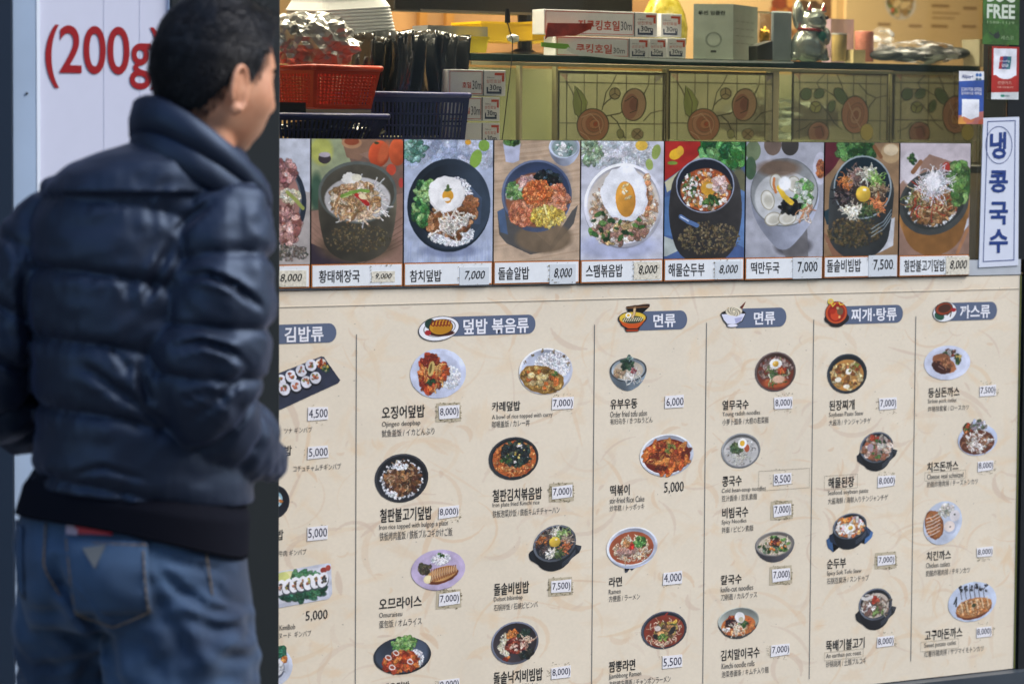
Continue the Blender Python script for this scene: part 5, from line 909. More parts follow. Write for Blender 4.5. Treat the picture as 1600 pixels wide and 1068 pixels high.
# papers on the shelf
def paper(label, pts, y, m, cat='paper', name='paper_sheet', dy=.1):
    A = [P(*q, y) for q in pts]; n = len(A); V = [tuple(v) for v in A]+[(v[0], v[1]+.002, v[2]) for v in A]
    o = obj(name, V, [tuple(range(n)), tuple(range(n, 2*n))[::-1]]+[(i, n+i, n+(i+1) % n, (i+1) % n) for i in range(n)], m); return tag(o, label, cat)
paper('red and brown packet lying across the upper foil carton', [(856,36),(926,37),(924,45),(900,56),(856,58),(852,62)], .265, mat('packet_red', (150,54,40), .3, nz=.3, nscale=40), 'packet', 'snack_packet')
paper('green and blue packet at the left end of the shelf', [(846,66),(888,69),(892,77),(868,76),(846,73)], .262, mat('packet_green', (120,170,60), .4), 'packet', 'snack_packet')
paper('crumpled white paper edge under the lower foil cartons', [(888,74),(900,78),(940,86),(985,90),(1072,93),(1240,97),(1240,99),(1060,97),(960,92),(900,86),(885,78)], .255, mat('paper_pale', (210,216,216), .6))
# ---- jar, carton, tin, tubs
jr = thing('honey_jar', 'large rounded golden green jar behind the foil cartons', 'jar', tuple(P(1037,94,.52)))
b = MB().lathe(tuple(P(1037,94,.50)), [(.030,0),(.043,.012),(.050,.04),(.052,.07),(.046,.10),(.034,.125),(.024,.14),(.02,.15)], 32)
b.obj('jar_body', mat('jar_gold', (168,150,40), .18, col2=(206,190,90), nscale=60, bump=.4, bscale=120, coat=.5), jr, smooth=True)
c = P(1037,94,.50); MB().lathe((c[0],c[1],c[2]+.151), [(.024,0),(.025,.002),(.025,.02),(.022,.022)], 24).obj('lid', mat('lid_gold', (180,150,70), .3, metal=.6), jr)
gb = thing('grey_carton_box', 'tall grey green carton right of the jar', 'carton', tuple(P(1130,94,.30)))
cbx = P(1145,94,.30); 
V = []
A0, A1, A2 = P(1083,94,.345), P(1145,94,.30), P(1183,94,.39); A3 = A0+(A2-A1); zt = P(1130,6,.3)[2]; zb = zsh+.001
for z in (zb, zt): V += [(q[0], q[1], z) for q in (A0, A1, A2, A3)]
obj('carton', V, [(3,2,1,0),(4,5,6,7),(0,1,5,4),(1,2,6,5),(2,3,7,6),(3,0,4,7)], mat('carton_greygreen', (150,160,152), .5, nz=.05, nscale=30), gb)
def onface(s, fx0, fx1, fz0, fz1, m, A=A0, B=A1, **k):
    u = Vector(((B-A)[0], (B-A)[1], 0)); Lh = u.length; u.normalize(); n = u.cross(Vector((0,0,1))); H = zt-zb
    o = Vector((A[0], A[1], zb))+u*Lh*fx0+Vector((0,0,1))*H*fz0+n*.0006
    M = Matrix((( u.x,0,n.x,o.x),(u.y,0,n.y,o.y),(0,1,n.z,o.z),(0,0,0,1)))
    text(s, (Lh*(fx1-fx0), H*(fz1-fz0)), 0, m, gb, M=M, **k)
onface('투썬 임플란', .12, .80, .80, .88, mat('ink_olive', (50,56,54), .5), bold=.02); onface('●', .12, .2, .81, .86, mat('ink_olive')); onface('■', .44, .58, .13, .17, mat('ink_olive'))
onface('○', .3, .72, .22, .5, mat('ink_faint', (120,128,122), .5)); 
for k in range(4): onface('ㅡ ㅡ ㅡ ㅡ'[:7], .1, .85, .30+.13*k, .318+.13*k, mat('ink_faint'), A=A1, B=A2)
m_clr = glassy('clear_plastic', (240,240,240), .86, .12)
ct = thing('clear_box', 'small clear box with gold trinket beside the grey carton', 'box', tuple(P(1194,94,.4)))
R = rect(1184,18,1207,94,.4); slab('box', R[0], R[2], .4, .45, zsh+.001, R[3], m_clr, ct, .003)
o = crumple('gold_trinket', P(1195,56,.43), (.012,.01,.016), 3, .3, 2.2, mat('gold', (206,160,60), .2, metal=1), rough=5); tag(o, 'shiny gold trinket inside the small clear box', 'trinket')
R = rect(1207,18,1238,96,.31); o = MB().box(R[0], R[2], .31, .318, R[1], R[3]).obj('card_stand', mat('card_grey', (140,150,154), .35, nz=.08, nscale=30)); tag(o, 'grey card stand left of the silver cat', 'card stand'); bv = o.modifiers.new('bevel','BEVEL'); bv.width = .003
o = MB(); a = [P(1183,94,.29), P(1207,94,.29), P(1207,64,.29), P(1183,72,.29)]; o.add([tuple(v) for v in a]+[(v[0],v[1]+.03,v[2]) for v in a], [(0,1,2,3),(7,6,5,4),(0,4,5,1),(1,5,6,2),(2,6,7,3),(3,7,4,0)])
tag(o.obj('dark_wedge', mat('wedge_dark', (66,66,64), .4)), 'dark wedge shaped holder between the clear box and the card stand', 'holder')
# ---- silver beckoning cat
ca = P(1262, 96, .30); cat_ = thing('cat_figurine', 'silver seated cat figurine with a red collar on the glass shelf', 'figurine', tuple(ca), rot=-.25)
m_chr = mat('chrome', (196,204,194), .24, metal=.8, bump=.15, bscale=80); m_red = mat('enamel_red', (130,26,26), .3); m_teal = mat('enamel_teal', (50,110,96), .25, metal=.3)
sc_ = 1/870*1.06
bm = MB()
def cb2(x, y, z, a, b, c, M=None): bm.ball((x*sc_, y*sc_, z*sc_), (a*sc_, b*sc_, c*sc_), 14, 20, M)
cb2(-4,0,28,28,24,30); cb2(8,-4,24,22,20,26); cb2(2,0,52,20,18,18); cb2(10,-2,73,23,20,21); cb2(20,-8,68,12,11,9); cb2(-18,4,82,11,11,26)
cb2(28,-4,14,9,9,14); cb2(31,-4,5,10,8,5); cb2(-24,2,10,10,14,10); cb2(30,-12,44,8,8,16)
o = bm.obj('body', m_chr, cat_, local=True, smooth=True)
md = o.modifiers.new('remesh', 'REMESH'); md.mode = 'VOXEL'; md.voxel_size = .0018; md.use_smooth_shade = True; sm = o.modifiers.new('smooth', 'SMOOTH'); sm.iterations = 6
for x, y in ((-2,-8),(30,4)):
    b = MB().bar((x*sc_, y*sc_, 88*sc_), ((x+2)*sc_, y*sc_, 104*sc_), .0085, 8, .001); b.obj('ear', m_chr, cat_, local=True, smooth=True)
    b = MB().bar((x*sc_-.002, (y-5)*sc_, 89*sc_), ((x+1)*sc_, (y-4)*sc_, 101*sc_), .005, 6, .0005); b.obj('inner_ear', m_red, cat_, local=True)
b = MB(); n = 24
for i in range(n):
    a1, a2 = 2*math.pi*i/n, 2*math.pi*(i+1)/n
    b.bar(((3+21*math.cos(a1))*sc_, 20*math.sin(a1)*sc_, (55-2*math.cos(a1))*sc_), ((3+21*math.cos(a2))*sc_, 20*math.sin(a2)*sc_, (55-2*math.cos(a2))*sc_), .003, 6)
b.obj('collar', m_red, cat_, local=True, smooth=True)
MB().ball((20*sc_, -17*sc_, 44*sc_), (8*sc_, 5*sc_, 9*sc_)).obj('bib', m_teal, cat_, local=True, smooth=True)
for x, y in ((16,-20),(31,-12)): MB().ball((x*sc_, y*sc_, 77*sc_), (3.4*sc_, 2*sc_, 3.2*sc_), 8, 12).obj('eye', mat('eye_dark', (30,32,26), .2), cat_, local=True, smooth=True)
b = MB()
for k in range(9): b.bar(((22+k*.9)*sc_, -24*sc_, (36-k*3.4)*sc_), ((33+k*.5)*sc_, -20*sc_, (33-k*3.2)*sc_), .0009, 5)
b.obj('scale_lines', mat('gold'), cat_, local=True)
# ---- cups and tubs right of the cat
t = thing('glass_cup', 'amber filled clear cup right of the silver cat', 'cup', tuple(P(1310,96,.34)))
c = P(1311,96,.36); MB().lathe(tuple(c), [(.0155,0),(.0165,.002),(.0172,.056),(.0165,.058)], 28).obj('cup', mat('amber_glass', (150,130,84), .15, nz=.2, nscale=30, coat=.5), t, smooth=True); MB().lathe((c[0],c[1],c[2]+.0582), [(.0172,0),(.0178,.001),(.0172,.003)], 28).obj('lid', mat('carton_pale'), t)
t = thing('pink_tub', 'tall pink tub in a clear cover right of the amber cup', 'tub', tuple(P(1347,96,.40)))
c = P(1350,97,.42); MB().lathe(tuple(c), [(.019,0),(.021,.001),(.0215,.066),(.021,.068)], 28).obj('tub', mat('pink_wrap', (190,120,104), .35, nz=.15, nscale=200), t, smooth=True)
R = rect(1298,30,1334,97,.44); slab('clear_cover', R[0], R[2], .44, .47, zsh+.001, R[3], mat('cover_lilac', (186,160,176), .3, alpha=.6), t)
R = rect(1333,78,1352,98,.33); o = MB().box(R[0], R[2], .33, .36, zsh+.001, R[3]).obj('cream_box', mat('cream_box', (206,186,140), .5)); tag(o, 'tiny cream box in front of the pink tub', 'box')
R = rect(1530,62,1562,104,.3); o = MB().box(R[0], R[2], .3, .36, R[1], R[3], .9, .9).obj('clear_tub', mat('tub_clear', (190,186,160), .3, alpha=.55)); tag(o, 'small translucent tub at the right end of the shelf', 'tub')
# ---- clear bag with dark things
pk = thing('wrapped_bundle', 'dark items wrapped in shiny clear plastic at the right of the shelf', 'bundle', tuple(P(1437,99,.36)))
m_dkc = mat('dark_contents', (46,50,50), .45, nz=.25, nscale=40)
for i, (px, w, hz) in enumerate(((1385,.03,.013),(1418,.034,.017),(1455,.036,.019),(1490,.026,.014))):
    c = P(px, 86-i*.8, .37); MB().ball(tuple(c), (w, .05, hz), 10, 18).obj('dark_item', m_dkc, pk, smooth=True)
def wrap_mat():
    M = bpy.data.materials.new('cling_wrap'); M.use_nodes = True; n = M.node_tree.nodes; l = M.node_tree.links; b = n['Principled BSDF']
    b.inputs['Base Color'].default_value = (.8,.8,.84,1); b.inputs['Roughness'].default_value = .15; b.inputs['Specular IOR Level'].default_value = 1.0
    t = n.new('ShaderNodeTexNoise'); t.inputs['Scale'].default_value = 22; t.inputs['Detail'].default_value = 4; tc = n.new('ShaderNodeTexCoord'); mp = n.new('ShaderNodeMapping'); mp.inputs['Scale'].default_value = (.8,1,2.8); mp.inputs['Rotation'].default_value = (0,.5,0)
    l.new(tc.outputs['Object'], mp.inputs[0]); l.new(mp.outputs[0], t.inputs['Vector']); r = n.new('ShaderNodeValToRGB'); r.color_ramp.elements[0].position = .5; r.color_ramp.elements[0].color = (.08,.08,.08,1); r.color_ramp.elements[1].position = .60; r.color_ramp.elements[1].color = (.95,.95,.95,1)
    l.new(t.outputs[0], r.inputs[0]); l.new(r.outputs[0], b.inputs['Alpha']); bp = n.new('ShaderNodeBump'); bp.inputs['Strength'].default_value = 1; bp.inputs['Distance'].default_value = .01; l.new(t.outputs[0], bp.inputs['Height']); l.new(bp.outputs[0], b.inputs['Normal']); return M
MW = wrap_mat(); c = P(1436, 82, .36); crumple('film', c, (.098,.062,.024), 4, .2, 1.7, MW, pk, smooth=True, rough=2.4)
o = crumple('clear_bag', P(1378, 66, .44), (.024,.03,.03), 3, .3, 4.4, MW, smooth=True); tag(o, 'crumpled clear bag behind the wrapped dark bundle', 'plastic bag')
o = crumple('clear_bag', P(1215, 184, .42), (.14,.06,.036), 4, .3, 9.4, MW, smooth=True, rough=2.6); tag(o, 'shiny crumpled clear bag inside the case behind the film panels', 'plastic bag')

# ================================================================== unseen building added across the street, darkens what the shop glass mirrors
ob = thing('added_building', 'unseen grey brown building added behind the camera to darken the glass reflection', 'building', (8, -17, 0))
slab('wall', -14, 34, -19, -17, 0, 13, mat('opposite_render', (128,126,122), .9, nz=.2, nscale=.6), ob)
for k in range(3):
    for j in range(12):
        x = -12+j*3.8; wf = slab('window', x, x+1.9, -16.99, -16.93, 1.2+k*3.8, 3.3+k*3.8, mat('opposite_window', (40,46,54), .15), ob)

# ================================================================== THE MAN
DM = 4.6
fh = np.array([math.sin(YAW), math.cos(YAW), 0.0]); rh = np.array([math.cos(YAW), -math.sin(YAW), 0.0])
MO = CAM*np.array((1,1,0))+fh*DM
d0 = ray(230, 500); MO = MO+rh*(np.dot(d0, rh)/np.dot(d0, fh)*DM)
man = thing('person', 'man in a navy puffer jacket and blue jeans looking at the menu, seen from behind', 'person', tuple(MO), rot=-YAW)
SM = FPX/DM
def L(px, py, dy=0.0):                       # photo pixel -> man's own coordinates at depth dy beyond his axis
    d = ray(px, py); t = (DM+dy)/np.dot(d, fh); w = CAM+d*t-MO
    return np.array((np.dot(w, rh), np.dot(w, fh), w[2]))
def ip(tab, v):
    xs = [t[0] for t in tab]; return [float(np.interp(v, xs, [t[k] for t in tab])) for k in range(1, len(tab[0]))]
def smooth_tab(tab, n=80):
    a = np.array(tab, float); t = np.linspace(0, len(a)-1, n); out = []
    for u in t:
        i = min(int(u), len(a)-2); f = u-i; p0, p1, p2, p3 = a[max(i-1,0)], a[i], a[i+1], a[min(i+2,len(a)-1)]
        out.append(.5*((2*p1)+(-p0+p2)*f+(2*p0-5*p1+4*p2-p3)*f*f+(-p0+3*p1-3*p2+p3)*f**3))
    return np.array(out)
def puffprof(t): t = t % 1.0; return max(0.0, 1-abs(2*t-1)**4.2)**.6
# --- jacket torso: rows by photo height, silhouette left/right in pixels, half depth in metres
TOR = smooth_tab([(212,238,356,.060),(226,196,372,.075),(240,150,384,.095),(256,115,392,.108),(275,88,398,.118),(305,66,402,.128),(350,52,402,.138),(417,44,396,.148),(470,44,390,.150),(525,48,385,.150),(580,54,384,.150),(628,58,386,.150),(680,60,390,.148),(722,50,388,.149),(750,49,388,.146)], 230)
seams = [205, 308, 414, 521, 628, 730, 836]
NT = 160; rings = []
def hemdy(x): t = max(0, (x-28)/352); return t*t
for py, xl, xr, b in TOR:
    ring = []
    for k in range(NT):
        th = 2*math.pi*k/NT; ca, sa = math.cos(th), math.sin(th); e = .86
        ux = math.copysign(abs(ca)**e, ca); uy = math.copysign(abs(sa)**e, sa)
        px = (xl+xr)/2+(xr-xl)/2*ux; q = py-.00062*max(0, px-50)**2*(.9 if py < 700 else .6)*min(1, max(0, (py-240)/120))
        i = max(0, min(len(seams)-2, sum(1 for s in seams if s <= q)-1)); t = (q-seams[i])/(seams[i+1]-seams[i]); pf = puffprof(t)
        base = L(px, py+max(0, (py-640)/130)*42*max(0, (px-28)/352)**1.2, 0)
        wr = noise.noise(Vector((px*.012, py*.03, 2+uy)))*.6+noise.noise(Vector((px*.035+py*.012, py*.05, 7+uy)))*.4
        near = 1-abs(2*t-1); out = .0185*(pf-.75)*(.45 if q < 300 else min(1, .45+(q-300)/120))+.006*wr+.0042*noise.noise(Vector((px*.09, q*.02, 4)))*(1-near)
        if py < 250: out *= .3
        ctr = -.045*math.exp(-((px-200)/90)**2)*0
        x = base[0]+out*ux; y = uy*b+out*uy; z = base[2]
        sl = (.012*math.sin((px-60)/220*math.pi)) if uy < 0 else 0
        ring.append((x, y-sl+.012*(1 if py > 300 else 0), z))
    rings.append(ring)

def fold(V, lines):
    """press folds into the near side of a garment: (pixel polyline, half width px, depth m)"""
    out = []; z5 = L(230, 500)[2]; dz = (L(230, 600)[2]-z5)/100
    pre = [(np.array(p, float), w, d) for p, w, d in lines]; A = np.array(V, float)
    k = 1+A[:, 1]/DM; px = 230+A[:, 0]*SM/k; py = 500+(A[:, 2]-CAMZ)/dz/k-(z5-CAMZ)/dz; off = np.zeros(len(A))
    for p, w, d in pre:
        best = np.full(len(A), 1e9); tt = np.zeros(len(A)); n = len(p)-1
        for i in range(n):
            a, b = p[i], p[i+1]; e = b-a; t = np.clip(((px-a[0])*e[0]+(py-a[1])*e[1])/(e@e), 0, 1); D = np.hypot(px-a[0]-t*e[0], py-a[1]-t*e[1]); m = D < best; best[m] = D[m]; tt[m] = (i+t[m])/n
        fade = np.sin(np.pi*np.clip(tt*.86+.07, 0, 1)); off += d*fade*(np.exp(-(best/w)**2)-.45*np.exp(-((best-2.1*w)/(1.1*w))**2))
    A[:, 1] += off*(A[:, 1] < .02); return [tuple(v) for v in A]
jV, jF = loft(rings); jk = MB().add(jV, jF)
def tube(path, seampos, amp=.011, n=44, steps=110, seed=0, flat=1.0, wr_amp=.004):
    a = smooth_tab([(*L(px, py, dy), r/SM) for px, py, dy, r in path], steps); c = a[:, :3]; rad = a[:, 3]
    T = np.gradient(c, axis=0); T /= np.linalg.norm(T, axis=1)[:, None]; s = np.concatenate([[0], np.cumsum(np.linalg.norm(np.diff(c, axis=0), axis=1))])*SM
    ref = np.array((0., 1., 0.2)); rs = []
    for i in range(len(c)):
        u = np.cross(T[i], ref); u /= np.linalg.norm(u); v = np.cross(u, T[i]); ring = []
        for k in range(n):
            th = 2*math.pi*k/n; ss = s[i]+9*math.sin(th+seed)
            j = max(0, min(len(seampos)-2, sum(1 for q in seampos if q <= ss)-1)); t = (ss-seampos[j])/(seampos[j+1]-seampos[j]); pf = puffprof(min(max(t,0),1))
            w = noise.noise(Vector((math.cos(th)*1.6+seed, math.sin(th)*1.6, s[i]*.02)))*wr_amp+noise.noise(Vector((math.cos(th)*3+seed, math.sin(th)*3, s[i]*.05)))*wr_amp*.7
            r = rad[i]+amp*(pf-.6)+w
            p = c[i]+u*r*math.cos(th)+v*r*math.sin(th)*flat; ring.append(tuple(p))
        rs.append(ring)
    return loft(rs), (c, T)
RA = [(350,268,.0,30),(350,305,-.03,60),(350,350,-.055,68),(349,410,-.075,74),(343,470,-.085,80),(335,525,-.09,83),(322,575,-.095,85),(316,622,-.085,76),(340,664,-.04,66),(376,694,.03,60),(406,712,.10,52),(424,722,.16,42)]
LA = [(130,282,.02,26),(104,322,.02,50),(72,368,.01,60),(42,418,.0,63),(14,480,.0,60),(-6,550,.0,64),(-14,600,.01,60),(14,640,.06,54),(60,660,.13,48),(110,672,.20,40)]
(v, f), _ = tube(RA, [0,62,160,262,330,400,470,560], seed=1.2, amp=.018, wr_amp=.006); jk.add(v, f)
(v, f), _ = tube(LA, [0,60,150,235,310,380,450,520], seed=4.0, amp=.016, wr_amp=.006); jk.add(v, f)
m_jk = bpy.data.materials.new('navy_nylon'); m_jk.use_nodes = True
n_ = m_jk.node_tree.nodes; l_ = m_jk.node_tree.links; b_ = n_['Principled BSDF']
b_.inputs['Base Color'].default_value = (*lin((9,13,27)), 1); b_.inputs['Roughness'].default_value = .54; b_.inputs['Sheen Roughness'].default_value = .45; b_.inputs['Specular Tint'].default_value = (.50,.68,1,1); b_.inputs['Specular IOR Level'].default_value = .85; b_.inputs['Sheen Weight'].default_value = .15; b_.inputs['Sheen Tint'].default_value = (.4,.5,.9,1)
tc = n_.new('ShaderNodeTexCoord'); t1 = n_.new('ShaderNodeTexNoise'); t1.inputs['Scale'].default_value = 16; t1.inputs['Detail'].default_value = 4; l_.new(tc.outputs['Object'], t1.inputs['Vector'])
bp = n_.new('ShaderNodeBump'); bp.inputs['Strength'].default_value = .25; bp.inputs['Distance'].default_value = .006; l_.new(t1.outputs[0], bp.inputs['Height']); l_.new(bp.outputs[0], b_.inputs['Normal'])
def remesh(o, vox, it=4, fac=.5):
    md = o.modifiers.new('remesh', 'REMESH'); md.mode = 'VOXEL'; md.voxel_size = vox; md.use_smooth_shade = True
    if it: sm = o.modifiers.new('smooth', 'SMOOTH'); sm.iterations = it; sm.factor = fac
    return o
jk.V = fold(jk.V, [([(145,572),(190,600),(232,637)],8,.010),([(189,538),(206,560),(222,580)],5,.008),([(293,360),(322,335),(352,308)],6,.012),([(318,655),(365,625),(400,585),(416,560)],6,.010),([(300,628),(350,612),(396,640)],5,.008),([(352,700),(385,660),(392,620)],6,.009),([(205,425),(218,450),(224,480)],6,.006),([(246,470),(262,430),(284,380)],6,.012),([(236,560),(246,610),(256,650)],6,.012),([(210,600),(240,640),(290,672)],6,.009),([(120,745),(180,732),(250,752)],5,.006),([(48,420),(44,470),(50,520),(56,600)],7,.014),([(0,560),(25,575),(45,600)],5,.008),([(306,432),(345,428),(385,444),(424,478)],5,.018),([(290,545),(340,534),(380,546),(404,568)],5,.016),([(20,372),(34,400),(40,430)],5,.006)])
remesh(jk.obj('jacket', m_jk, man, local=True, smooth=True), .0038, 2)
# collar: folded standing band
def collar_ring(h0, h1, thick, lift=0):
    cx, cy = (L(214,200,0)[0]+L(414,300,0)[0])/2, -.012; rx = (L(414,300,0)[0]-L(214,200,0)[0])/2; ry = .094; zL = L(214,200,0)[2]; zR = L(414,312,0)[2]
    rs = []
    for k in range(96):
        th = 2*math.pi*k/96; ca, sa = math.cos(th), math.sin(th); tx = (ca+1)/2
        z = zL+(zR-zL)*tx**1.25-.030*sa-.008; pr = []
        for (o, h) in ((0,h0),(thick*.7,h0+.004),(thick,(h0+h1)/2),(thick*.8,h1-.004),(thick*.2,h1),(-thick*.5,h1-.006),(-thick*.6,(h0+h1)/2),(-thick*.4,h0)):
            w = .0025*noise.noise(Vector((ca*4, sa*4, h*30)))
            hh = h*(1-.25*tx); lean = -.10*hh*1.6
            pr.append((cx+(rx+o+lean+w)*ca, cy+(ry+o+lean+w)*sa+.01, z+hh))
        rs.append(pr)
    V = [p for r in rs for p in r]; n = 8; m_ = 96
    return V, [(k*n+i, k*n+(i+1) % n, ((k+1) % m_)*n+(i+1) % n, ((k+1) % m_)*n+i) for k in range(m_) for i in range(n)]
V, F = collar_ring(-.012, .046, .014); obj('collar', V, F, m_jk, man, smooth=True, local=True)
V, F = collar_ring(-.060, -.002, .009); obj('collar_seam', V, F, m_jk, man, smooth=True, local=True)
# knitted hem
HEM = []; NH = 200; m_hem = mat('ribbed_knit', (16,18,28), .9, bump=.3, bscale=300, spec=.15)
for j in range(16):
    t = j/15; ring = []
    for k in range(NH):
        th = 2*math.pi*k/NH; ca, sa = math.cos(th), math.sin(th); e = .88; ux = math.copysign(abs(ca)**e, ca); uy = math.copysign(abs(sa)**e, sa)
        xl = 46-18*t**1.3; xr = 386-4*t; px = (xl+xr)/2+(xr-xl)/2*ux; tt = max(0, (px-28)/352)
        top = 727+42*tt**1.2; bot = 798+72*tt**2.0; py = top+(bot-top)*t
        o = -.009+.0125*min(1, t*2.5)+(.0009 if k % 2 else -.0009); p = L(px, py, 0)
        ring.append((p[0]+o*ux, uy*(.150-.004*t+o)+.012, p[2]))
    HEM.append(ring)
HEM.append([(x*.94+.0*.06, y*.9, z+.01) for x, y, z in HEM[-1]])
V, F = loft(HEM); obj('hem_band', V, F, m_hem, man, smooth=True, local=True)
# --- jeans
m_jn = bpy.data.materials.new('denim'); m_jn.use_nodes = True; n_ = m_jn.node_tree.nodes; l_ = m_jn.node_tree.links; b_ = n_['Principled BSDF']; b_.inputs['Roughness'].default_value = .85; b_.inputs['Sheen Weight'].default_value = .15
tc = n_.new('ShaderNodeTexCoord'); t1 = n_.new('ShaderNodeTexNoise'); t1.inputs['Scale'].default_value = 5; t1.inputs['Detail'].default_value = 5; rp = n_.new('ShaderNodeValToRGB')
l_.new(tc.outputs['Object'], t1.inputs['Vector']); l_.new(t1.outputs[0], rp.inputs[0]); l_.new(rp.outputs[0], b_.inputs['Base Color'])
rp.color_ramp.elements[0].position = .34; rp.color_ramp.elements[0].color = (*lin((20,40,66)), 1); rp.color_ramp.elements[1].position = .72; rp.color_ramp.elements[1].color = (*lin((64,94,128)), 1)
t2 = n_.new('ShaderNodeTexNoise'); t2.inputs['Scale'].default_value = 700; t3 = n_.new('ShaderNodeBump'); t3.inputs['Strength'].default_value = .3; t3.inputs['Distance'].default_value = .002; l_.new(tc.outputs['Object'], t2.inputs['Vector']); l_.new(t2.outputs[0], t3.inputs['Height']); l_.new(t3.outputs[0], b_.inputs['Normal'])
HIP = smooth_tab([(770,40,366,.118),(800,32,372,.122),(838,24,380,.130),(872,27,384,.134),(907,30,388,.132),(941,34,393,.124),(975,45,388,.110)], 60)
rings = []
for py, xl, xr, b in HIP:
    ring = []
    for k in range(120):
        th = 2*math.pi*k/120; ca, sa = math.cos(th), math.sin(th); e = .9; ux = math.copysign(abs(ca)**e, ca); uy = math.copysign(abs(sa)**e, sa); px = (xl+xr)/2+(xr-xl)/2*ux
        y = uy*b
        if uy < 0: y -= .020*math.exp(-((px-205)/75)**2-((py-890)/70)**2)+.016*math.exp(-((px-62)/40)**2-((py-885)/60)**2)-.016*math.exp(-((px-100)/18)**2)*min(1, max(0, (py-850)/60))
        y += .006*noise.noise(Vector((px*.02, py*.05, 3))); p = L(px, py, 0); ring.append((p[0], y+.01, p[2]))
    rings.append(ring)
v, f = loft(rings); jn = MB().add(v, f)
def wleg(path, seed): return tube(path, [0,5000], amp=0, seed=seed, wr_amp=.015, steps=140, n=56)[0]
RL = [(272,880,.0,104),(270,930,-.005,112),(277,1000,-.012,120),(290,1065,-.01,122),(296,1150,.0,112),(296,1300,.03,92),(292,1450,.03,78),(286,1650,.01,70),(280,1790,.0,70)]
LL = [(118,880,.02,80),(112,940,.045,84),(108,1000,.08,86),(112,1065,.11,86),(120,1150,.10,84),(130,1300,.15,78),(134,1450,.15,70),(134,1650,.11,66),(132,1775,.09,66)]
jn.add(*wleg(RL, 2.0)); jn.add(*wleg(LL, 5.0))
jn.V = fold(jn.V, [([(256,880),(290,918),(330,948),(365,956),(394,944)],7,.014),([(262,870),(300,880),(345,890),(386,905)],7,.010),([(250,905),(264,950),(300,1005),(332,1064)],9,.009),([(345,905),(358,935),(388,945)],5,.010),([(38,955),(80,962),(128,955)],8,.014),([(42,1044),(90,1042),(150,1030)],7,.012),([(98,880),(108,915),(140,952),(176,1003),(196,1072)],9,.030),([(60,985),(100,990),(150,1010)],8,.008),([(300,960),(350,985),(398,980)],8,.010),([(230,990),(260,1040),(270,1090)],8,.007),([(330,1010),(370,1030),(412,1030)],8,.009)])
remesh(jn.obj('jeans', m_jn, man, local=True, smooth=True), .0055, 5)
m_st2 = mat('denim_stitch', (120,104,84), .8); m_pk = m_jn
def near_y(px, py):                       # nearest jeans surface at a pixel, from the hip rings
    r_ = min(range(len(HIP)), key=lambda i: abs(HIP[i][0]-py)); ring = rings[r_]; X = L(px, py)[0]
    c = [p for p in ring if p[1] < .01]; c.sort(key=lambda p: abs(p[0]-X)); return c[0][1]
def patch(name, poly, m, off, nx=10, parent=man, **k):
    """cloth patch following the seat of the jeans; poly = 4 corners in pixels (tl, tr, br, bl)"""
    V = []; F = []; tl, tr, br, bl = [np.array(q, float) for q in poly]
    for j in range(nx+1):
        for i in range(nx+1):
            u, v = i/nx, j/nx; q = (tl*(1-u)+tr*u)*(1-v)+(bl*(1-u)+br*u)*v; p = L(*q, 0); V.append((p[0], near_y(*q)-off, p[2]))
    for j in range(nx):
        for i in range(nx): a = j*(nx+1)+i; F.append((a, a+nx+1, a+nx+2, a+1))
    o = obj(name, V, F, m, parent, smooth=True, local=True, **k); sd_ = o.modifiers.new('solid', 'SOLIDIFY'); sd_.thickness = .003; sd_.offset = 0; return o
pk1 = patch('back_pocket', [(118,822),(246,826),(254,936),(134,940)], m_pk, .0065); 
patch('back_pocket', [(24,812),(46,814),(50,925),(34,922)], m_pk, .006)
def seam(name, pts, w, m, off, parent=man):
    b = MB(); q = [(lambda p, y: Vector((p[0], y-off, p[2])))(L(*a, 0), near_y(*a)) for a in pts]
    for a, c in zip(q, q[1:]): b.bar(a, c, w, 5)
    return b.obj(name, m, parent, local=True, smooth=True)
def seg(a, b, n=8): return [(a[0]+(b[0]-a[0])*t/n, a[1]+(b[1]-a[1])*t/n) for t in range(n+1)]
for a, b in (((119,829),(246,833)),((240,828),(249,936)),((249,936),(194,960)),((194,960),(136,940)),((121,826),(136,940))): seam('stitching', seg(a, b), .0011, m_st2, .0085)
seam('centre_seam', seg((86,805),(86,866),6)+seg((90,880),(126,944),6), .0013, m_st2, .0055)
seam('side_seam', seg((332,848),(345,940),8), .0013, m_st2, .006)
t_ = MB(); tp = [(148,838),(184,832),(169,866)]; pp = [(L(*q)[0], near_y(*q)-.0115, L(*q)[2]) for q in tp]; pp2 = [(x, y+.002, z) for x, y, z in pp]
t_.add(pp+pp2, [(0,2,1),(3,4,5),(0,1,4,3),(1,2,5,4),(2,0,3,5)]).obj('pocket_badge', mat('badge_suede', (96,100,102), .7), man, local=True)
wl_ = thing('wallet', 'red and white item poking out of the right back pocket of the jeans', 'wallet', tuple(LOC[man.name] @ Vector((L(160,808)[0], near_y(160,808), L(160,808)[2]))))
for (a, b, c_, d, mm, nm, o_) in ((120,798,138,820,mat('wallet_pale', (176,160,180), .6),'pale_side',.0042),(134,800,192,819,mat('wallet_red', (190,34,50), .5),'red_side',.0046)):
    q4 = [(a,b),(c_,b+2),(c_,d),(a,d-1)]; P4 = [Vector((L(*q)[0], near_y(*q)-o_, L(*q)[2])) for q in q4]; P8 = P4+[p+Vector((0,.006,0)) for p in P4]; P8 = [LOC[man.name] @ p for p in P8]
    obj(nm, P8, [(0,3,2,1),(4,5,6,7),(0,1,5,4),(1,2,6,5),(2,3,7,6),(3,0,4,7)], mm, wl_)
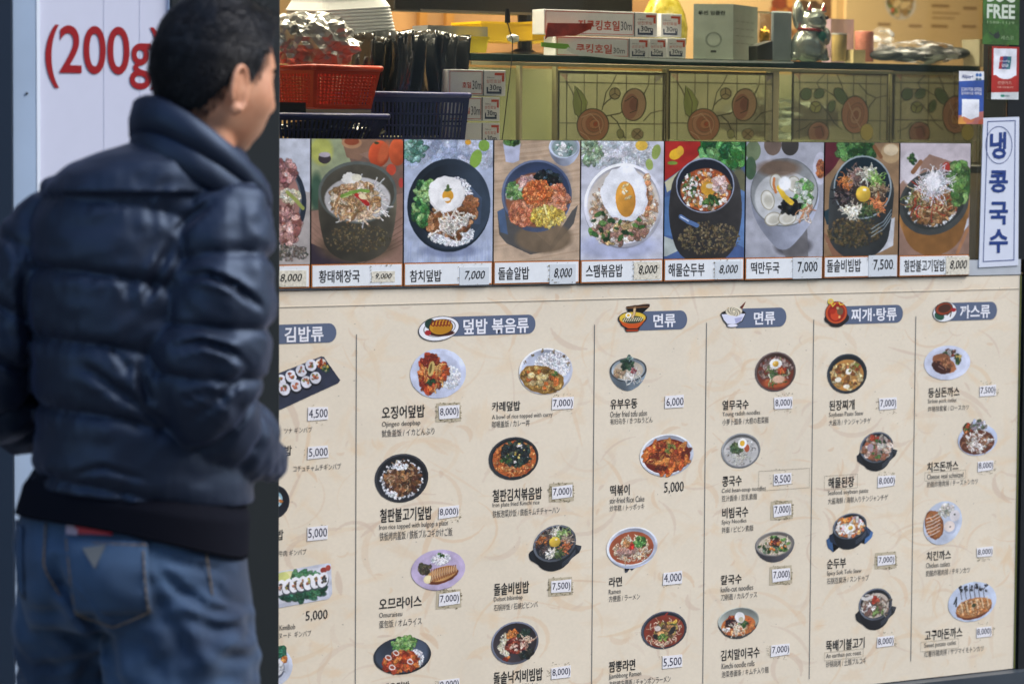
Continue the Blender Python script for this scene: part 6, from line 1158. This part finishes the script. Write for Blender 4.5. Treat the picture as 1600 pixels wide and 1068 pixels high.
# --- shoes
m_sh = mat('shoe_leather', (28,26,26), .4); m_so = mat('shoe_sole', (150,146,140), .7)
for (px, py, dy) in ((280,1830,.0),(132,1818,.09)):
    c = L(px, py, dy); c[2] = 0; b = MB(); R_ = Matrix.Rotation(.9, 4, 'Z')
    for (x, z, r1, r2, r3) in ((-.02,.05,.055,.045,.05),(.05,.045,.07,.048,.042),(.13,.035,.06,.046,.032)): q = R_ @ Vector((x, 0, 0)); b.ball((c[0]+q.x, c[1]+q.y, z), (r1, r2, r3), 10, 16, R_)
    remesh(b.obj('shoe', m_sh, man, local=True, smooth=True), .006, 4)
    s2 = MB().lathe((c[0]+(R_ @ Vector((.05,0,0))).x, c[1]+(R_ @ Vector((.05,0,0))).y, 0), [(.05,0),(.052,.01),(.05,.02)], 24, 1.0, 1.0); s2.obj('sole', m_so, man, local=True)
# --- head: built in head axes (f forward, s to his right side, u up), then turned
HC = L(334, 121, .0); FA = math.radians(42); PT = math.radians(-7)
fv = Vector((math.cos(FA), math.sin(FA), 0)); sv = Vector((math.sin(FA), -math.cos(FA), 0)); uv_ = Vector((0,0,1))
f2 = fv*math.cos(PT)+uv_*math.sin(PT); u2 = uv_*math.cos(PT)-fv*math.sin(PT)
def H(f, s, u): return Vector(HC)+f2*f+sv*s+u2*u
def G(x, c, w): return math.exp(-((x-c)/w)**2)
def skull(f, s, u):
    """direction (unit) -> surface point in head axes, metres"""
    a, b, c = .098, .077, .122
    k = 1/math.sqrt((f/a)**2+(s/b)**2+(u/c)**2); F_, S_, U_ = f*k, s*k, u*k
    if U_ < 0:
        t = min(1, -U_/.12); S_ *= 1-.19*t*t; 
        if F_ < 0: F_ *= 1-.30*t
        else: F_ = F_*(1-.02*t)+.010*t
    if F_ > .03:
        w = min(1, (F_-.03)/.04)
        F_ += w*(.018*G(S_,0,.012)*G(U_,-.022,.022)+.009*G(S_,0,.013)*G(U_,-.036,.012)+.008*G(S_,0,.03)*G(U_,.022,.014)-.011*(G(S_,.033,.016)+G(S_,-.033,.016))*G(U_,.0,.014)+.008*G(S_,0,.024)*G(U_,-.066,.008)+.006*G(S_,0,.022)*G(U_,-.078,.006)+.012*G(S_,0,.026)*G(U_,-.103,.016)-.004*G(S_,0,.02)*G(U_,-.091,.006))
        S_ += .0*w
    chk = .008*G(U_,-.03,.03)*G(F_,.06,.03); S_ += math.copysign(chk, S_)
    return F_, S_, U_
def headmesh(grow=lambda F_, S_, U_: 0, nu=90, nv=120):
    V = []; F = []
    for i in range(nu+1):
        a = math.pi*i/nu
        for j in range(nv):
            b = 2*math.pi*j/nv; d = (math.sin(a)*math.cos(b), math.sin(a)*math.sin(b), math.cos(a)); q = skull(*d); g = grow(*q); V.append(tuple(H(q[0]+d[0]*g, q[1]+d[1]*g, q[2]+d[2]*g)))
    for i in range(nu):
        for j in range(nv): F.append((i*nv+j, (i+1)*nv+j, (i+1)*nv+(j+1) % nv, i*nv+(j+1) % nv))
    return V, F
bd_ = MB().add(*headmesh())
# neck and shoulders under the clothes
nk = smooth_tab([(*H(-.010,0,-.03), .058),(*H(-.012,0,-.08), .055),(*H(-.022,0,-.13), .056),(*(Vector(L(300,258,.02))), .064),(*(Vector(L(270,330,.02))), .11),(*(Vector(L(225,450,.02))), .12),(*(Vector(L(220,700,.02))), .115)], 50)
rs = []
for x, y, z, r in nk: rs.append([(x+r*math.cos(2*math.pi*k/40), y+r*.95*math.sin(2*math.pi*k/40), z) for k in range(40)])
bd_.add(*loft(rs))
def ear(sgn):
    b = MB(); c = (-.012, sgn*.079, -.020); n = 40
    for i in range(n):           # helix rim
        t0, t1 = math.radians(-150+300*i/n+70), math.radians(-150+300*(i+1)/n+70)
        pt = lambda t: H(c[0]+.016*math.cos(t)-.004, c[1]+sgn*(.010-.004*math.cos(t)), c[2]+.033*math.sin(t)*(1.0))
        b.bar(pt(t0), pt(t1), .0048, 6)
    M_ = Matrix.Identity(4)
    for (f, u, a, d, e) in ((-.002,.004,.014,.006,.027),(-.004,-.030,.009,.006,.011),(.008,-.004,.008,.007,.012)):
        R3 = Matrix(((f2.x, sv.x, u2.x),(f2.y, sv.y, u2.y),(f2.z, sv.z, u2.z))).to_4x4()
        b.ball(tuple(H(c[0]+f, c[1]+sgn*.003, c[2]+u)), (a, d, e), 10, 16, R3)
    return b
e1, e2 = ear(1), ear(-1); bd_.add(e1.V, e1.F); bd_.add(e2.V, e2.F)
m_skin = bpy.data.materials.new('skin'); m_skin.use_nodes = True; n_ = m_skin.node_tree.nodes; l_ = m_skin.node_tree.links; b_ = n_['Principled BSDF']
b_.inputs['Roughness'].default_value = .5; b_.inputs['Subsurface Weight'].default_value = .12; b_.inputs['Subsurface Radius'].default_value = (.012,.005,.003); b_.inputs['Subsurface Scale'].default_value = 1
tc = n_.new('ShaderNodeTexCoord'); t1 = n_.new('ShaderNodeTexNoise'); t1.inputs['Scale'].default_value = 26; rp = n_.new('ShaderNodeValToRGB'); l_.new(tc.outputs['Object'], t1.inputs['Vector']); l_.new(t1.outputs[0], rp.inputs[0]); l_.new(rp.outputs[0], b_.inputs['Base Color'])
rp.color_ramp.elements[0].position = .3; rp.color_ramp.elements[0].color = (*lin((196,134,100)), 1); rp.color_ramp.elements[1].position = .7; rp.color_ramp.elements[1].color = (*lin((218,162,128)), 1)
remesh(bd_.obj('body', m_skin, man, local=True, smooth=True), .0032, 3)
for s in (1, -1):
    MB().ball(tuple(H(.0685, s*.032, .0)), (.0115,)*3, 10, 16).obj('eye', mat('eye_white', (226,220,214), .2), man, local=True, smooth=True)
    MB().ball(tuple(H(.0765, s*.032, .0)), (.0045,)*3, 8, 12).obj('iris', mat('iris_dark', (34,22,16), .2), man, local=True, smooth=True)
    b = MB(); ps = [H(.089-abs(k-2)*.0022-(k*.003), s*(.014+k*.009), .020+.003*math.sin(k*.8)) for k in range(6)]
    for a, c in zip(ps, ps[1:]): b.bar(a, c, .003, 6)
    b.obj('eyebrow', mat('brow_hair', (22,18,18), .7), man, local=True)
# hair cap + strands
def hairline(F_, S_, U_):
    """>0 inside the hair"""
    front = .092-max(0, .088-U_)*1.0 if U_ > .05 else (.046 if U_ > .012 else .024)
    fl_ = np.interp(U_, [-.10,-.075,-.045,-.02,.0,.03,.055,.075,.12], [-.075,-.055,-.034,-.022,.026,.046,.062,.083,.11])
    return float(fl_)-F_
def hgrow(F_, S_, U_):
    h = hairline(F_, S_, U_)+.004*noise.noise(Vector((F_*60, S_*60, U_*60)))
    if h < 0.004: return -.006
    low = min(1, max(0, (U_+.10)/.05)); t = min(1, (h-.004)/.022); bald = math.exp(-((F_+.066)/.020)**2-((S_-.030)/.022)**2-((U_-.078)/.018)**2)
    vol = .004+.009*min(1, max(0, (U_+.06)/.12)); nz_ = noise.noise(Vector((F_*38, S_*38, U_*26)))*.0012+noise.noise(Vector((F_*110, S_*110, U_*60)))*.0016
    tuft = .013*math.exp(-((F_-.075)/.022)**2-((U_-.085)/.03)**2)*(1+.3*noise.noise(Vector((F_*90, S_*90, 5))))
    return (vol+nz_)*t*low-.0022+tuft*t-bald*.007
m_hair = mat('black_hair', (12,14,20), .5, bump=.3, bscale=260, spec=.35)
V, F = headmesh(hgrow, 110, 150); obj('hair', V, F, m_hair, man, local=True, smooth=True)
hb = MB(); hr = random.Random(11)
for _ in range(15000):
    a = math.acos(1-1.75*hr.random()); b = hr.uniform(0, 2*math.pi); d = (math.sin(a)*math.cos(b), math.sin(a)*math.sin(b), math.cos(a)); q = skull(*d)
    h = hairline(*q)
    if h < -.001 or q[2] < -.088 or (h < .012 and hr.random() < .45): continue
    g = max(hgrow(*q), 0.0); p = H(q[0]+d[0]*g, q[1]+d[1]*g, q[2]+d[2]*g); nrm = (H(*q)-Vector(HC)).normalized()
    if q[2] > .04: dr = (f2*hr.uniform(.4,1.2)+sv*hr.uniform(-.5,.5)+u2*(.1 if q[0] < .05 else .7))
    else: dr = (-u2*1.0+f2*hr.uniform(-.5,.1)+sv*hr.uniform(-.2,.2))
    dr = (dr-nrm*dr.dot(nrm)*.8).normalized(); Ls = hr.uniform(.010,.024) if q[2] > .03 else hr.uniform(.006,.013)
    if q[0] > .05 and q[2] > .05: Ls *= 1.3
    w = dr.cross(nrm).normalized()*.00045; p1 = p+dr*Ls*.5+nrm*.002; p2 = p+dr*Ls+nrm*hr.uniform(-.001,.003)
    hb.add([p-w, p+w, p1+w*.8, p1-w*.8, p2], [(0,1,2,3),(3,2,4)])
hb.obj('hair_strands', m_hair, man, local=True, kind='stuff')
#END_MAN
flush_text()
